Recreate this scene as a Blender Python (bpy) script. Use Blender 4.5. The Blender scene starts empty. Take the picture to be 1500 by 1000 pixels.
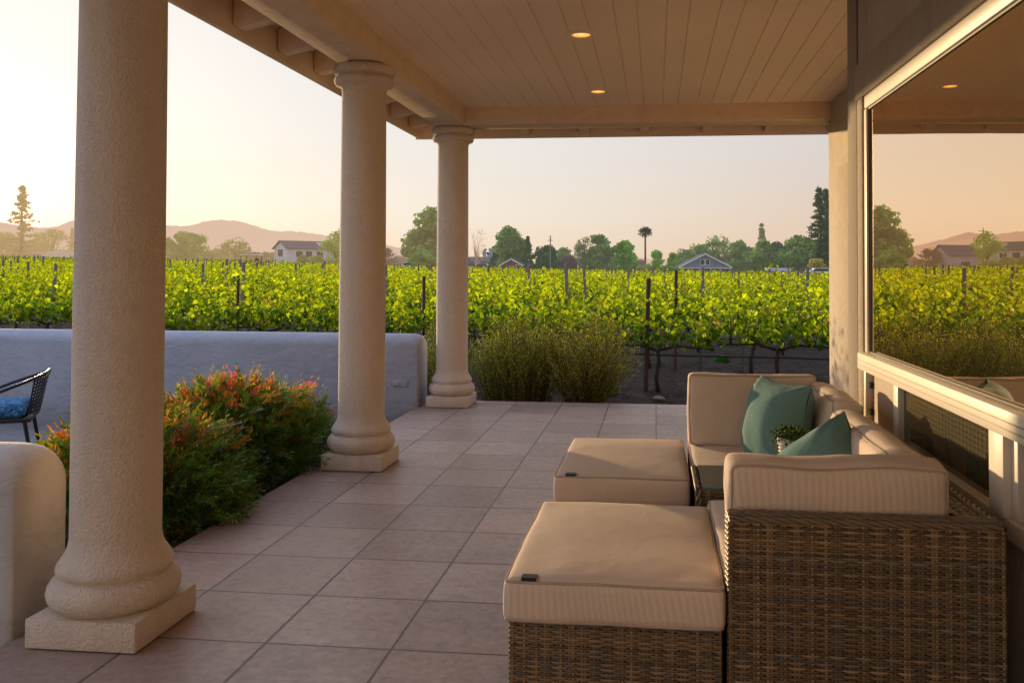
import bpy, bmesh, math, random
import numpy as np
from mathutils import Vector, Matrix, noise as mnoise
random.seed(7); RNG = np.random.default_rng(7)
SC = bpy.context.scene
COL = SC.collection
R = math.radians
EYE = np.array([0.0, 0.0, 1.32])
# ------------------------------------------------------------------ camera
F_, CX_, CY_, YAW_, PIT_, ROLL_ = 1291.65, 820.39, 362.51, .1085, -.0238, -.0035
def cam_axes():
    cy, sy = math.cos(YAW_), math.sin(YAW_); cp, sp = math.cos(PIT_), math.sin(PIT_); cr, sr = math.cos(ROLL_), math.sin(ROLL_)
    fwd = np.array([-sy*cp, cy*cp, -sp]); right = np.array([cy, sy, 0.0]); down = np.cross(fwd, right)
    return cr*right + sr*down, -sr*right + cr*down, fwd
C_R, C_D, C_F = cam_axes()
def bearing(u, v=393.0):
    """unit ground direction and slope (rise per metre of ground distance) of a measured sight line"""
    D = C_F + (u-CX_)/F_*C_R + (v-CY_)/F_*C_D
    h = math.hypot(D[0], D[1])
    return D[0]/h, D[1]/h, D[2]/h
def make_camera():
    cd = bpy.data.cameras.new("camera"); co = bpy.data.objects.new("camera", cd); COL.objects.link(co)
    cd.sensor_width = 36; cd.lens = F_/1500*36
    cd.shift_x = (750-CX_)/1500; cd.shift_y = -(500-CY_)/1500
    cd.clip_start = .05; cd.clip_end = 12000
    m = Matrix.Identity(4)
    for i in range(3):
        m[i][0] = C_R[i]; m[i][1] = -C_D[i]; m[i][2] = -C_F[i]; m[i][3] = EYE[i]
    co.matrix_world = m; SC.camera = co
make_camera()

# ------------------------------------------------------------------ object helpers
def tag(o, label=None, cat=None, group=None, kind=None):
    if label: o["label"] = label
    if cat: o["category"] = cat
    if group: o["group"] = group
    if kind: o["kind"] = kind
    return o
def empty(name, loc=(0, 0, 0), label=None, cat=None, group=None, rz=0):
    o = bpy.data.objects.new(name, None); COL.objects.link(o)
    o.location = loc; o.rotation_euler = (0, 0, rz); o.empty_display_size = .1
    return tag(o, label, cat, group)
def link(name, me, m, parent=None, loc=None):
    if m is not None and not me.materials: me.materials.append(m)
    o = bpy.data.objects.new(name, me); COL.objects.link(o)
    if parent is not None:
        o.parent = parent
        L = Vector(parent.location)
        p = parent.parent
        while p is not None: L += Vector(p.location); p = p.parent
        if loc is None: o.location = tuple(-L)      # geometry written in world coordinates
        else: o.location = loc
    elif loc is not None: o.location = loc
    return o
def copy_tree(o, parent=None):
    c = o.copy(); COL.objects.link(c)
    if parent is not None: c.parent = parent
    for ch in list(o.children): copy_tree(ch, c)
    return c
def mesh_from(name, V, Fs, smooth=False, cols=None):
    """V (n,3); Fs list of (m,k) index arrays; cols (n,3) point colours"""
    me = bpy.data.meshes.new(name)
    V = np.asarray(V, np.float32)
    Fs = [np.asarray(f, np.int32) for f in Fs if len(f)]
    me.vertices.add(len(V)); me.vertices.foreach_set("co", V.ravel())
    tot = np.concatenate([np.full(len(f), f.shape[1], np.int32) for f in Fs])
    idx = np.concatenate([f.ravel() for f in Fs])
    st = np.concatenate([[0], np.cumsum(tot)[:-1]]).astype(np.int32)
    me.loops.add(len(idx)); me.loops.foreach_set("vertex_index", idx)
    me.polygons.add(len(tot)); me.polygons.foreach_set("loop_start", st); me.polygons.foreach_set("loop_total", tot)
    me.update(calc_edges=True)
    me.polygons.foreach_set("use_smooth", np.full(len(tot), bool(smooth)))
    if cols is not None:
        a = me.color_attributes.new("tint", 'FLOAT_COLOR', 'POINT')
        c4 = np.ones((len(V), 4), np.float32); c4[:, :3] = cols; a.data.foreach_set("color", c4.ravel())
    me.validate()
    return me
class MB:
    """collects shapes for ONE mesh"""
    def __init__(s): s.V = []; s.F = {}; s.n = 0; s.C = []
    def add(s, V, Fs, col=(1, 1, 1)):
        V = np.asarray(V, float)
        for f in Fs:
            f = np.asarray(f, int)
            if len(f): s.F.setdefault(f.shape[1], []).append(f + s.n)
        s.V.append(V); s.n += len(V)
        c = np.asarray(col, float)
        s.C.append(np.tile(c, (len(V), 1)) if c.ndim == 1 else c)
    def box(s, a, b, col=(1, 1, 1)):
        (x0, y0, z0), (x1, y1, z1) = a, b
        V = [(x0,y0,z0),(x1,y0,z0),(x1,y1,z0),(x0,y1,z0),(x0,y0,z1),(x1,y0,z1),(x1,y1,z1),(x0,y1,z1)]
        s.add(V, [[(0,3,2,1),(4,5,6,7),(0,1,5,4),(1,2,6,5),(2,3,7,6),(3,0,4,7)]], col)
    def tube(s, P, rad, k=8, col=(1, 1, 1), cap=True):
        P = np.asarray(P, float); n = len(P); rad = np.broadcast_to(rad, (n,))
        T = np.gradient(P, axis=0); T /= np.linalg.norm(T, axis=1)[:, None] + 1e-12
        up = np.array([0, 0, 1.0]) if abs(T[0][2]) < .9 else np.array([1.0, 0, 0])
        V = []
        A = np.cross(T[0], up); A /= np.linalg.norm(A)
        for i in range(n):
            A = A - T[i]*(A@T[i]); A /= np.linalg.norm(A) + 1e-12
            B = np.cross(T[i], A)
            for j in range(k):
                t = 2*math.pi*j/k
                V.append(P[i] + rad[i]*(math.cos(t)*A + math.sin(t)*B))
        F = [(i*k+j, i*k+(j+1) % k, (i+1)*k+(j+1) % k, (i+1)*k+j) for i in range(n-1) for j in range(k)]
        Fs = [F]
        if cap: Fs.append([tuple(range(k-1, -1, -1)), tuple((n-1)*k+j for j in range(k))])
        s.add(V, Fs, col)
    def lathe(s, prof, c=(0, 0, 0), k=48, col=(1, 1, 1)):
        V = []; n = len(prof)
        for r, z in prof:
            for j in range(k):
                t = 2*math.pi*j/k; V.append((c[0]+r*math.cos(t), c[1]+r*math.sin(t), c[2]+z))
        F = [(i*k+j, i*k+(j+1) % k, (i+1)*k+(j+1) % k, (i+1)*k+j) for i in range(n-1) for j in range(k)]
        s.add(V, [F], col)
    def prism(s, poly, axis, a, b, col=(1, 1, 1)):
        """polygon in the two other axes swept from a to b along axis (0,1,2)"""
        n = len(poly); V = []
        for t in (a, b):
            for p in poly:
                q = list(p); q.insert(axis, t); V.append(q)
        F4 = [(i, (i+1) % n, n+(i+1) % n, n+i) for i in range(n)]
        s.add(V, [F4, [tuple(range(n-1, -1, -1)), tuple(range(n, 2*n))]], col)
    def mesh(s, name, smooth=False, color=True):
        V = np.concatenate(s.V); Fs = [np.concatenate(f) for f in s.F.values()]
        me = mesh_from(name, V, Fs, smooth, np.concatenate(s.C) if color else None)
        bm = bmesh.new(); bm.from_mesh(me); bmesh.ops.recalc_face_normals(bm, faces=bm.faces); bm.to_mesh(me); bm.free()
        return me
    def build(s, name, m, parent=None, smooth=False, bevel=0, seg=2, loc=None, angle=40):
        me = s.mesh(name, smooth)
        if bevel:
            bm = bmesh.new(); bm.from_mesh(me)
            es = [e for e in bm.edges if len(e.link_faces) == 2 and e.calc_face_angle(0) > R(25)]
            bmesh.ops.bevel(bm, geom=es, offset=bevel, segments=seg, profile=.5, affect='EDGES', clamp_overlap=True)
            bm.to_mesh(me); bm.free()
            me.polygons.foreach_set("use_smooth", np.ones(len(me.polygons), bool))
        if smooth or bevel:
            try: me.set_sharp_from_angle(angle=R(angle))
            except Exception: pass
        return link(name, me, m, parent, loc)

# ------------------------------------------------------------------ materials
class NT:
    def __init__(s, name):
        s.m = bpy.data.materials.new(name); s.m.use_nodes = True; s.t = s.m.node_tree; s.t.nodes.clear()
        s.out = s.n("ShaderNodeOutputMaterial")
    def n(s, typ, **kw):
        nd = s.t.nodes.new(typ)
        for k, v in kw.items(): setattr(nd, k, v)
        return nd
    def l(s, a, b): s.t.links.new(a, b)
    def val(s, inp, v):
        if hasattr(v, "is_linked") or hasattr(v, "links"): s.l(v, inp)
        else: inp.default_value = v
    def math(s, op, a, b=0.0, c=None):
        nd = s.n("ShaderNodeMath", operation=op); s.val(nd.inputs[0], a); s.val(nd.inputs[1], b)
        if c is not None: s.val(nd.inputs[2], c)
        return nd.outputs[0]
    def coord(s, kind="Object"): return s.n("ShaderNodeTexCoord").outputs[kind]
    def noise(s, vec, scale, detail=4, rough=.55, dist=0):
        nd = s.n("ShaderNodeTexNoise"); s.l(vec, nd.inputs["Vector"])
        nd.inputs["Scale"].default_value = scale; nd.inputs["Detail"].default_value = detail
        nd.inputs["Roughness"].default_value = rough; nd.inputs["Distortion"].default_value = dist
        return nd.outputs["Fac"]
    def ramp(s, fac, stops):
        nd = s.n("ShaderNodeValToRGB"); s.l(fac, nd.inputs[0]); e = nd.color_ramp.elements
        while len(e) < len(stops): e.new(.5)
        for i, (p, c) in enumerate(stops):
            e[i].position = p; e[i].color = (*c, 1) if len(c) == 3 else c
        return nd.outputs[0]
    def mix(s, fac, a, b, mode='MIX'):
        nd = s.n("ShaderNodeMix", data_type='RGBA', blend_type=mode)
        s.val(nd.inputs[0], fac)
        for i, v in ((6, a), (7, b)):
            if isinstance(v, tuple): nd.inputs[i].default_value = (*v, 1)
            else: s.l(v, nd.inputs[i])
        return nd.outputs[2]
    def bump(s, h, strength=.3, dist=.01, prev=None):
        nd = s.n("ShaderNodeBump"); s.l(h, nd.inputs["Height"]); nd.inputs["Strength"].default_value = strength
        nd.inputs["Distance"].default_value = dist
        if prev is not None: s.l(prev, nd.inputs["Normal"])
        return nd.outputs[0]
    def principled(s, color, rough=.7, normal=None, spec=.4, metal=0, **kw):
        p = s.n("ShaderNodeBsdfPrincipled")
        if isinstance(color, tuple): p.inputs["Base Color"].default_value = (*color, 1)
        else: s.l(color, p.inputs["Base Color"])
        s.val(p.inputs["Roughness"], rough); p.inputs["Specular IOR Level"].default_value = spec
        p.inputs["Metallic"].default_value = metal
        if normal is not None: s.l(normal, p.inputs["Normal"])
        for k, v in kw.items():
            q = p.inputs[k]; q.default_value = v
        return p.outputs[0]
    def done(s, sh): s.l(sh, s.out.inputs["Surface"]); return s.m
def hz(c, k): return tuple(x*k for x in c)
def plain(name, color, rough=.6, var=.12, scale=6, bump=0, bscale=80, metal=0, spec=.4):
    t = NT(name); co = t.coord()
    f = t.noise(co, scale)
    c = t.ramp(f, [(.3, hz(color, 1-var)), (.7, hz(color, 1+var))])
    nm = t.bump(t.noise(co, bscale, 3), bump, .004) if bump else None
    return t.done(t.principled(c, rough, nm, spec, metal))
def stucco(name, color, grain=220, strength=.5, dist=.004, smear=.0, var=.07, rough=.85):
    t = NT(name); co = t.coord()
    big = t.noise(co, 1.3, 5, .6); mid = t.noise(co, 9, 4)
    c = t.ramp(big, [(.25, hz(color, 1-var)), (.75, hz(color, 1+var))])
    c = t.mix(.22, c, t.ramp(t.noise(co, grain, 3, .6), [(.35, hz(color, .6)), (.62, hz(color, 1.2))]))
    c = t.mix(.12, c, t.ramp(mid, [(.35, hz(color, .75)), (.65, hz(color, 1.15))]))
    sm = t.n("ShaderNodeMapping"); t.l(co, sm.inputs[0]); sm.inputs["Scale"].default_value = (9, 9, .7)
    c = t.mix(.30, c, t.ramp(t.noise(sm.outputs[0], 1.0, 5, .6), [(.32, hz(color, .80)), (.6, hz(color, 1.08))]))
    h = t.noise(co, grain, 3, .6)
    nm = t.bump(h, strength, dist)
    if smear:
        nm = t.bump(t.noise(co, 14, 4, .5, .8), smear, .012, nm)
        mp = t.n("ShaderNodeMapping"); t.l(co, mp.inputs[0]); mp.inputs["Scale"].default_value = (3, 3, 5); mp.inputs["Rotation"].default_value = (.3, .6, .4)
        tr = t.noise(mp.outputs[0], 1.0, 6, .62, 1.8); nm = t.bump(tr, smear*1.3, .03, nm)
        c = t.mix(.35, c, t.ramp(tr, [(.36, hz(color, .80)), (.5, color), (.64, hz(color, 1.10))]))
        se = t.n("ShaderNodeSeparateXYZ"); t.l(co, se.inputs[0])
        dirt = t.math('MULTIPLY', t.math('SUBTRACT', 1.0, t.math('SMOOTH_MIN', 1.0, t.math('ADD', t.math('MULTIPLY', se.outputs[2], 4.0), t.noise(co, 5, 5)), .3)), .35)
        c = t.mix(t.math('MAXIMUM', dirt, 0.0), c, hz((.20, .16, .12), 1))
    return t.done(t.principled(c, rough, nm, .25))
def attr_leaf(name, transl=.5, gloss=.12, rough=.45, sat=1.0, tcol=(1.0, .95, .35)):
    t = NT(name); a = t.n("ShaderNodeAttribute", attribute_name="tint").outputs["Color"]
    d = t.n("ShaderNodeBsdfDiffuse"); t.l(a, d.inputs[0])
    tr = t.n("ShaderNodeBsdfTranslucent"); t.l(t.mix(1.0, a, tcol, 'MULTIPLY'), tr.inputs[0])
    m1 = t.n("ShaderNodeMixShader"); m1.inputs[0].default_value = transl; t.l(d.outputs[0], m1.inputs[1]); t.l(tr.outputs[0], m1.inputs[2])
    g = t.n("ShaderNodeBsdfGlossy"); g.inputs["Roughness"].default_value = rough; g.inputs[0].default_value = (.9, .95, 1, 1)
    fr = t.n("ShaderNodeLayerWeight"); fr.inputs[0].default_value = .25
    m2 = t.n("ShaderNodeMixShader"); t.l(t.math('MULTIPLY', fr.outputs["Fresnel"], gloss*2), m2.inputs[0])
    t.l(m1.outputs[0], m2.inputs[1]); t.l(g.outputs[0], m2.inputs[2])
    return t.done(m2.outputs[0])
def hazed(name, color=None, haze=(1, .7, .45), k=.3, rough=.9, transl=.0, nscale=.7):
    """matt surface far away with the evening haze of the valley mixed in as a glow"""
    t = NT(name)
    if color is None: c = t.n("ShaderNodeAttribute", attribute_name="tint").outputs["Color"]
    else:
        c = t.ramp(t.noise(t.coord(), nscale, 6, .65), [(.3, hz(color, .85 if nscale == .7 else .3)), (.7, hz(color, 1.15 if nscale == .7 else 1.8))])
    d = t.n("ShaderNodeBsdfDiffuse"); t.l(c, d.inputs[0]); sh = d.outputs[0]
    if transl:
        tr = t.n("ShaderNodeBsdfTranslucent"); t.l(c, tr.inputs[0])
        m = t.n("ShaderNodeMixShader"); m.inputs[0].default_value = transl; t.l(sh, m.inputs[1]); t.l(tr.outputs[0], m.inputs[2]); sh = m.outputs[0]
    e = t.n("ShaderNodeEmission"); e.inputs[0].default_value = (*haze, 1)  # haze painted as an even glow in the material
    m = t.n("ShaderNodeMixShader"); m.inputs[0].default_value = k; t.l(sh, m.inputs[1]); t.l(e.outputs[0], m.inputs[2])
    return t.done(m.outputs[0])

# ------------------------------------------------------------------ light and sky
SUN_AZ, SUN_EL = R(40.5), R(5.6)          # azimuth is measured from +Y towards -X
SUN_DIR = Vector((-math.sin(SUN_AZ)*math.cos(SUN_EL), math.cos(SUN_AZ)*math.cos(SUN_EL), math.sin(SUN_EL)))
def make_light():
    w = bpy.data.worlds.new("World"); SC.world = w; w.use_nodes = True
    t = NT.__new__(NT); t.t = w.node_tree; t.t.nodes.clear()
    out = t.n("ShaderNodeOutputWorld")
    sky = t.n("ShaderNodeTexSky"); sky.sky_type = 'NISHITA'; sky.sun_disc = False
    sky.sun_elevation = SUN_EL; sky.sun_rotation = -SUN_AZ
    sky.air_density = 1.0; sky.dust_density = 2.0; sky.ozone_density = 1.5; sky.altitude = 20
    # thin evening haze in front of the clear sky: pale near the sun, peach along the horizon, lavender away from it
    d = t.coord("Generated"); sep = t.n("ShaderNodeSeparateXYZ"); t.l(d, sep.inputs[0])
    dot = t.n("ShaderNodeVectorMath", operation='DOT_PRODUCT'); t.l(d, dot.inputs[0]); dot.inputs[1].default_value = tuple(SUN_DIR)
    z = t.math('MAXIMUM', sep.outputs[2], 0.0); c = dot.outputs["Value"]
    sunny = t.ramp(z, [(0, (1.04, .82, .60)), (.06, (1.02, .93, .82)), (.15, (.96, .93, .90)), (.30, (.93, .92, .92)), (.45, (2.1, 2.1, 2.2)), (1, (.95, 1.1, 1.45))])
    side = t.ramp(z, [(0, (.90, .62, .45)), (.05, (.87, .66, .51)), (.13, (.80, .71, .67)), (.25, (.74, .73, .78)), (.45, (.95, 1.05, 1.35)), (1, (.70, .85, 1.25))])
    back = t.ramp(z, [(0, (1.5, 1.12, .78)), (.14, (1.42, 1.15, .90)), (.30, (.72, .74, .90)), (.6, (.40, .55, .98)), (1, (.65, .82, 1.25))])  # ramps raised overhead and behind, out of view, to brighten the porch
    def span(a, b_):
        m = t.n("ShaderNodeMapRange", interpolation_type='SMOOTHSTEP'); t.l(c, m.inputs[0]); m.inputs[1].default_value = a; m.inputs[2].default_value = b_; return m.outputs[0]
    col = t.mix(span(-.55, .45), back, side); col = t.mix(span(.50, .98), col, sunny)
    glow = t.math('ADD', t.math('MULTIPLY', t.math('POWER', t.math('MAXIMUM', c, 0.0), 30), .20), t.math('MULTIPLY', t.math('POWER', t.math('MAXIMUM', c, 0.0), 400), 1.0))
    g = t.n("ShaderNodeVectorMath", operation='SCALE'); g.inputs[0].default_value = (1, .86, .66); t.l(t.math('MULTIPLY', glow, .8), g.inputs[3])
    haze = t.mix(1.0, col, g.outputs[0], 'ADD')
    b1 = t.n("ShaderNodeBackground"); t.l(sky.outputs[0], b1.inputs[0]); b1.inputs[1].default_value = .06
    b2 = t.n("ShaderNodeBackground"); t.l(haze, b2.inputs[0]); b2.inputs[1].default_value = 1.0
    m = t.n("ShaderNodeMixShader"); m.inputs[0].default_value = .84; t.l(b1.outputs[0], m.inputs[1]); t.l(b2.outputs[0], m.inputs[2])
    t.l(m.outputs[0], out.inputs["Surface"])
    ld = bpy.data.lights.new("sun", 'SUN'); ld.energy = 5.0; ld.angle = R(.9); ld.color = (1, .70, .38)
    lo = bpy.data.objects.new("sun", ld); COL.objects.link(lo)
    lo.rotation_euler = (-SUN_DIR).to_track_quat('-Z', 'Y').to_euler(); lo.location = SUN_DIR*60
make_light()
SC.view_settings.view_transform = 'Standard'; SC.view_settings.look = 'None'; SC.view_settings.exposure = 0
SC.render.engine = 'CYCLES'
SC.cycles.max_bounces = 8; SC.cycles.diffuse_bounces = 4; SC.cycles.glossy_bounces = 4; SC.cycles.transparent_max_bounces = 12
SC.cycles.caustics_reflective = False; SC.cycles.caustics_refractive = False
SC.cycles.sample_clamp_indirect = 6.0
try: SC.cycles.use_denoising = True; SC.cycles.denoiser = 'OPENIMAGEDENOISE'
except Exception: pass
# ------------------------------------------------------------------ materials of the porch
M_COL = stucco("column_stucco", (.72, .59, .455), 95, 1.0, .012, 0, .05)
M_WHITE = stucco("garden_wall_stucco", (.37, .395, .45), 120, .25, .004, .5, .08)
M_LOW = stucco("low_wall_stucco", (.50, .455, .41), 120, .25, .004, .5, .08)  # warmer than the garden wall, bounced sunlight put into its colour
M_WALL = stucco("house_stucco", (.50, .42, .32), 110, .6, .006, .35, .08)
M_BEAM = stucco("beam_stucco", (.76, .57, .40), 130, .5, .005, .25, .06)
M_BOARD = plain("painted_ceiling_boards", (.86, .67, .49), .55, .05, .8, .05, 30)
M_TRIMP = plain("painted_eave_timber", (.74, .56, .40), .6, .08, 3, .08, 40)
M_VINYL = plain("cream_vinyl_frame", (.74, .67, .54), .45, .03, 2, .02, 60)
M_DARK = plain("dark_gap", (.02, .018, .015), .8)

def tile_material(s, x0, y0):
    t = NT("terracotta_tile"); co = t.coord()
    sep = t.n("ShaderNodeSeparateXYZ"); t.l(co, sep.inputs[0])
    def edge(o, off):
        u = t.math('DIVIDE', t.math('SUBTRACT', o, off), s)
        fl = t.math('FLOOR', u); fr = t.math('SUBTRACT', u, fl)
        d = t.math('MINIMUM', fr, t.math('SUBTRACT', 1.0, fr))
        return fl, d
    wob = t.math('MULTIPLY', t.math('SUBTRACT', t.noise(co, 25, 2), .5), .004)
    fx, dx = edge(t.math('ADD', sep.outputs[0], wob), x0); fy, dy = edge(t.math('ADD', sep.outputs[1], wob), y0)
    d = t.math('MULTIPLY', t.math('MINIMUM', dx, dy), s)
    grout = t.n("ShaderNodeMapRange"); t.l(d, grout.inputs[0]); grout.inputs[1].default_value = .0034; grout.inputs[2].default_value = .0056
    g = grout.outputs[0]
    cid = t.n("ShaderNodeCombineXYZ"); t.l(fx, cid.inputs[0]); t.l(fy, cid.inputs[1])
    wn = t.n("ShaderNodeTexWhiteNoise", noise_dimensions='3D'); t.l(cid.outputs[0], wn.inputs[0])
    off = t.n("ShaderNodeVectorMath", operation='MULTIPLY_ADD'); t.l(wn.outputs["Color"], off.inputs[0]); off.inputs[1].default_value = (20, 20, 20); t.l(co, off.inputs[2])
    vec = off.outputs[0]
    n1 = t.noise(vec, 3.5, 6, .62); n2 = t.noise(vec, 26, 5, .65, .6); n3 = t.noise(vec, 110, 3)
    c = t.ramp(n1, [(.28, (0.3366, 0.2294, 0.1798)), (.5, (0.4356, 0.3038, 0.2436)), (.75, (0.5280, 0.3720, 0.3016))])
    c = t.mix(.5, c, t.ramp(n2, [(.3, (0.2904, 0.1984, 0.1566)), (.55, (0.4752, 0.3410, 0.2784)), (.8, (0.5544, 0.4092, 0.3364))]))
    pw = t.n("ShaderNodeMapRange"); t.l(wn.outputs["Value"], pw.inputs[0]); pw.inputs[3].default_value = .82; pw.inputs[4].default_value = 1.12
    c = t.mix(1.0, c, pw.outputs[0], 'MULTIPLY')
    c = t.mix(1.0, c, t.ramp(t.noise(co, .9, 5, .65), [(.3, (.84, .83, .82)), (.68, (1.08, 1.07, 1.06))]), 'MULTIPLY')
    pits = t.math('LESS_THAN', t.noise(vec, 55, 2, .4), .27)
    c = t.mix(t.math('MULTIPLY', pits, .45), c, (.10, .075, .06))
    c = t.mix(g, (.125, .088, .068), c)
    rough = t.ramp(n2, [(.3, (.5,)*3), (.7, (.36,)*3)])
    h = t.math('ADD', t.math('MULTIPLY', n2, .5), t.math('MULTIPLY', n3, .12))
    nm = t.bump(h, .38, .006)
    soft = t.n("ShaderNodeMapRange"); t.l(d, soft.inputs[0]); soft.inputs[1].default_value = .002; soft.inputs[2].default_value = .008
    nm = t.bump(soft.outputs[0], .8, .003, nm)
    return t.done(t.principled(c, rough, nm, .35))
TILE = .45549
M_TILE = tile_material(TILE, -1.82037, 3.00617)

# ------------------------------------------------------------------ patio slab
def make_patio():
    b = MB(); b.box((-2.262, -5.0, -.42), (7.0, 8.70, 0.0))
    tag(b.build("patio_floor", M_TILE, bevel=.006), kind="structure")
    b = MB(); b.box((-14, -6.0, -.5), (-2.266, 8.30, -.25))
    M = plain("courtyard_paving", (.23, .22, .21), .8, .15, 4, .2, 60)
    tag(b.build("courtyard_paving", M), kind="structure")
    b = MB(); b.box((-3.75, 3.25, -.30), (-2.2625, 8.185, -.215))
    tag(b.build("planting_bed", plain("bed_mulch", (.028, .020, .015), .95, .4, 14, .8, 30)), kind="structure")
make_patio()

# ------------------------------------------------------------------ columns
def make_columns():
    prof_base = [(.0, .105), (.185, .105), (.192, .112), (.206, .122), (.220, .142), (.224, .162), (.220, .184), (.208, .203), (.194, .214), (.184, .218),
                 (.184, .222), (.192, .230), (.196, .243), (.192, .258), (.184, .270), (.176, .282), (.166, .298), (.158, .318), (.153, .345)]
    shaft = [(.153, .345)] + [(.153 - .006*max(0, (t-.3)/.7)**1.6, .345 + t*(2.50-.345)) for t in np.linspace(.05, 1, 24)]
    cap = [(.147, 2.50), (.150, 2.520), (.160, 2.532), (.168, 2.538), (.190, 2.545), (.198, 2.560), (.200, 2.575), (.196, 2.592), (.186, 2.602), (.180, 2.606), (.180, 2.612),
           (.196, 2.618), (.206, 2.628), (.210, 2.645), (.206, 2.662), (.196, 2.674), (.186, 2.679), (0, 2.679)]
    spots = [(3.06, "stucco porch column nearest the viewer, beside the rounded end of the low wall"),
             (5.765, "stucco porch column in the middle of the row, beside the red-tipped bushes"),
             (8.40, "stucco porch column farthest away, at the patio corner by the white wall end")]
    first = None
    for i, (y, lab) in enumerate(spots):
        if i == 0:
            t = first = empty("porch_column", (-1.965, y, 0))
            p = MB(); p.box((-.203, -.203, .004), (.203, .203, .105)); p.build("plinth", M_COL, t, bevel=.007, loc=(0, 0, 0))
            for nm, pr in (("base_moulding", prof_base), ("shaft", shaft), ("capital", cap)):
                q = MB(); q.lathe(pr, k=72); q.build(nm, M_COL, t, smooth=True, loc=(0, 0, 0), angle=60)
        else:
            t = copy_tree(first); t.location = (-1.965, y, 0); t.rotation_euler = (0, 0, 0)
        tag(t, lab, "column", "porch columns")
make_columns()

# ------------------------------------------------------------------ porch roof
ZC = 2.845
def make_roof():
    t = empty("porch_roof", (-1.9, 8.35, 2.68), "stucco beam and beadboard porch roof with exposed rafter tails carried by the columns", "porch roof")
    # boards of the ceiling: running away from the viewer, a V groove at each joint
    xs = []; x = -1.80; k = 0
    prof = [(-1.83, ZC)]
    while x < 3.4:
        w = .175 if k % 2 else .135
        prof += [(x-.006, ZC), (x-.003, ZC+.007), (x+.003, ZC+.007), (x+.006, ZC)]
        x += w; k += 1
    V = [(a, -5.0, z) for a, z in prof] + [(a, 8.22, z) for a, z in prof]; n = len(prof)
    b = MB(); b.add(V, [[(i, i+n, i+n+1, i+1) for i in range(n-1)]])
    b.build("ceiling_boards", M_BOARD, t)
    b = MB(); b.box((-2.125, -5.0, 2.682), (-1.812, 8.195, 3.05)); b.build("side_beam", M_BEAM, t, bevel=.02)
    b = MB(); b.box((-2.125, 8.2, 2.680), (1.625, 8.52, 3.05)); b.build("end_beam", M_BEAM, t, bevel=.02)
    # eaves: fascia boards, roof deck and rafter tails
    b = MB(); b.prism([(-2.47, 2.665), (-2.43, 2.665), (-2.43, 2.86), (-2.47, 2.86)], 1, -5.0, 8.86)
    b.build("side_fascia", M_TRIMP, t, bevel=.004)
    b = MB(); b.prism([(8.86, 2.648), (8.90, 2.648), (8.90, 2.86), (8.86, 2.86)], 0, -2.47, 3.2)
    b.build("end_fascia", M_TRIMP, t, bevel=.004)
    b = MB(); b.add([(-2.48, -5, 2.845), (-2.48, 8.91, 2.845), (3.2, 8.91, 2.845), (3.2, 8.0, 3.06), (-1.9, 8.0, 3.06), (-1.9, -5, 3.06)],
                    [[(0, 1, 4, 5), (1, 2, 3, 4)]])
    b.add([(-2.48, -5, 2.90), (-2.48, 8.91, 2.90), (3.2, 8.91, 2.90), (3.2, 8.0, 3.12), (-1.9, 8.0, 3.12), (-1.9, -5, 3.12)], [[(5, 4, 1, 0), (4, 3, 2, 1)]])
    b.add([(-1.95, -5, 3.10), (-1.95, 8.05, 3.10), (6, 8.05, 3.10), (6, -5, 3.10)], [[(0, 1, 2, 3)]])
    b.build("roof_deck", M_TRIMP, t)
    ys = [8.49-.605*k for k in range(0, 14)]
    for y in ys:
        q = MB(); q.prism([(-2.425, 2.715), (-2.39, 2.70), (-2.13, 2.76), (-2.13, 2.985), (-2.425, 2.855)], 1, y-.045, y+.045)
        q.build("rafter_tail", M_TRIMP, t, bevel=.003)
    for k in range(6):
        x = -1.32+.605*k
        q = MB(); q.prism([(8.525, 2.72), (8.80, 2.665), (8.855, 2.68), (8.855, 2.855), (8.525, 2.96)], 0, x-.045, x+.045)
        q.build("rafter_tail", M_TRIMP, t, bevel=.003)
make_roof()

def make_downlights():
    tr = NT("warm_lamp_reflector"); co = tr.coord()
    e = tr.n("ShaderNodeEmission"); ln = tr.n("ShaderNodeVectorMath", operation='LENGTH'); mp = tr.n("ShaderNodeMapping"); tr.l(co, mp.inputs[0]); mp.inputs["Location"].default_value = (0, .012, 0); tr.l(mp.outputs[0], ln.inputs[0])
    f = tr.math('ADD', tr.math('MULTIPLY', ln.outputs["Value"], 14.0), tr.math('MULTIPLY', tr.noise(co, 90, 2), .25))
    tr.l(tr.ramp(f, [(.25, (1.0, .74, .30)), (.5, (1.0, .50, .10)), (.8, (1.0, .52, .12)), (1.0, (.70, .26, .04))]), e.inputs[0]); e.inputs[1].default_value = 1.2
    ML = tr.done(e.outputs[0])
    spots = [(-.486, 5.70, "recessed ceiling downlight glowing amber, the nearer of two in the boarded ceiling"),
             (-.497, 7.55, "recessed ceiling downlight glowing amber, the farther of two, close to the end beam")]
    for x, y, lab in spots:
        t = empty("ceiling_downlight", (x, y, ZC), lab, "ceiling light", "recessed ceiling downlights")
        b = MB(); b.lathe([(.062, -.002), (.064, -.007), (.100, -.007), (.104, -.002), (.104, .02)], k=40)
        b.build("trim_ring", M_BOARD, t, smooth=True, loc=(0, 0, 0))
        b = MB(); b.lathe([(.0, -.0035), (.062, -.0035)], k=40); b.build("lamp_reflector", ML, t, loc=(0, 0, 0))
make_downlights()

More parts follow.
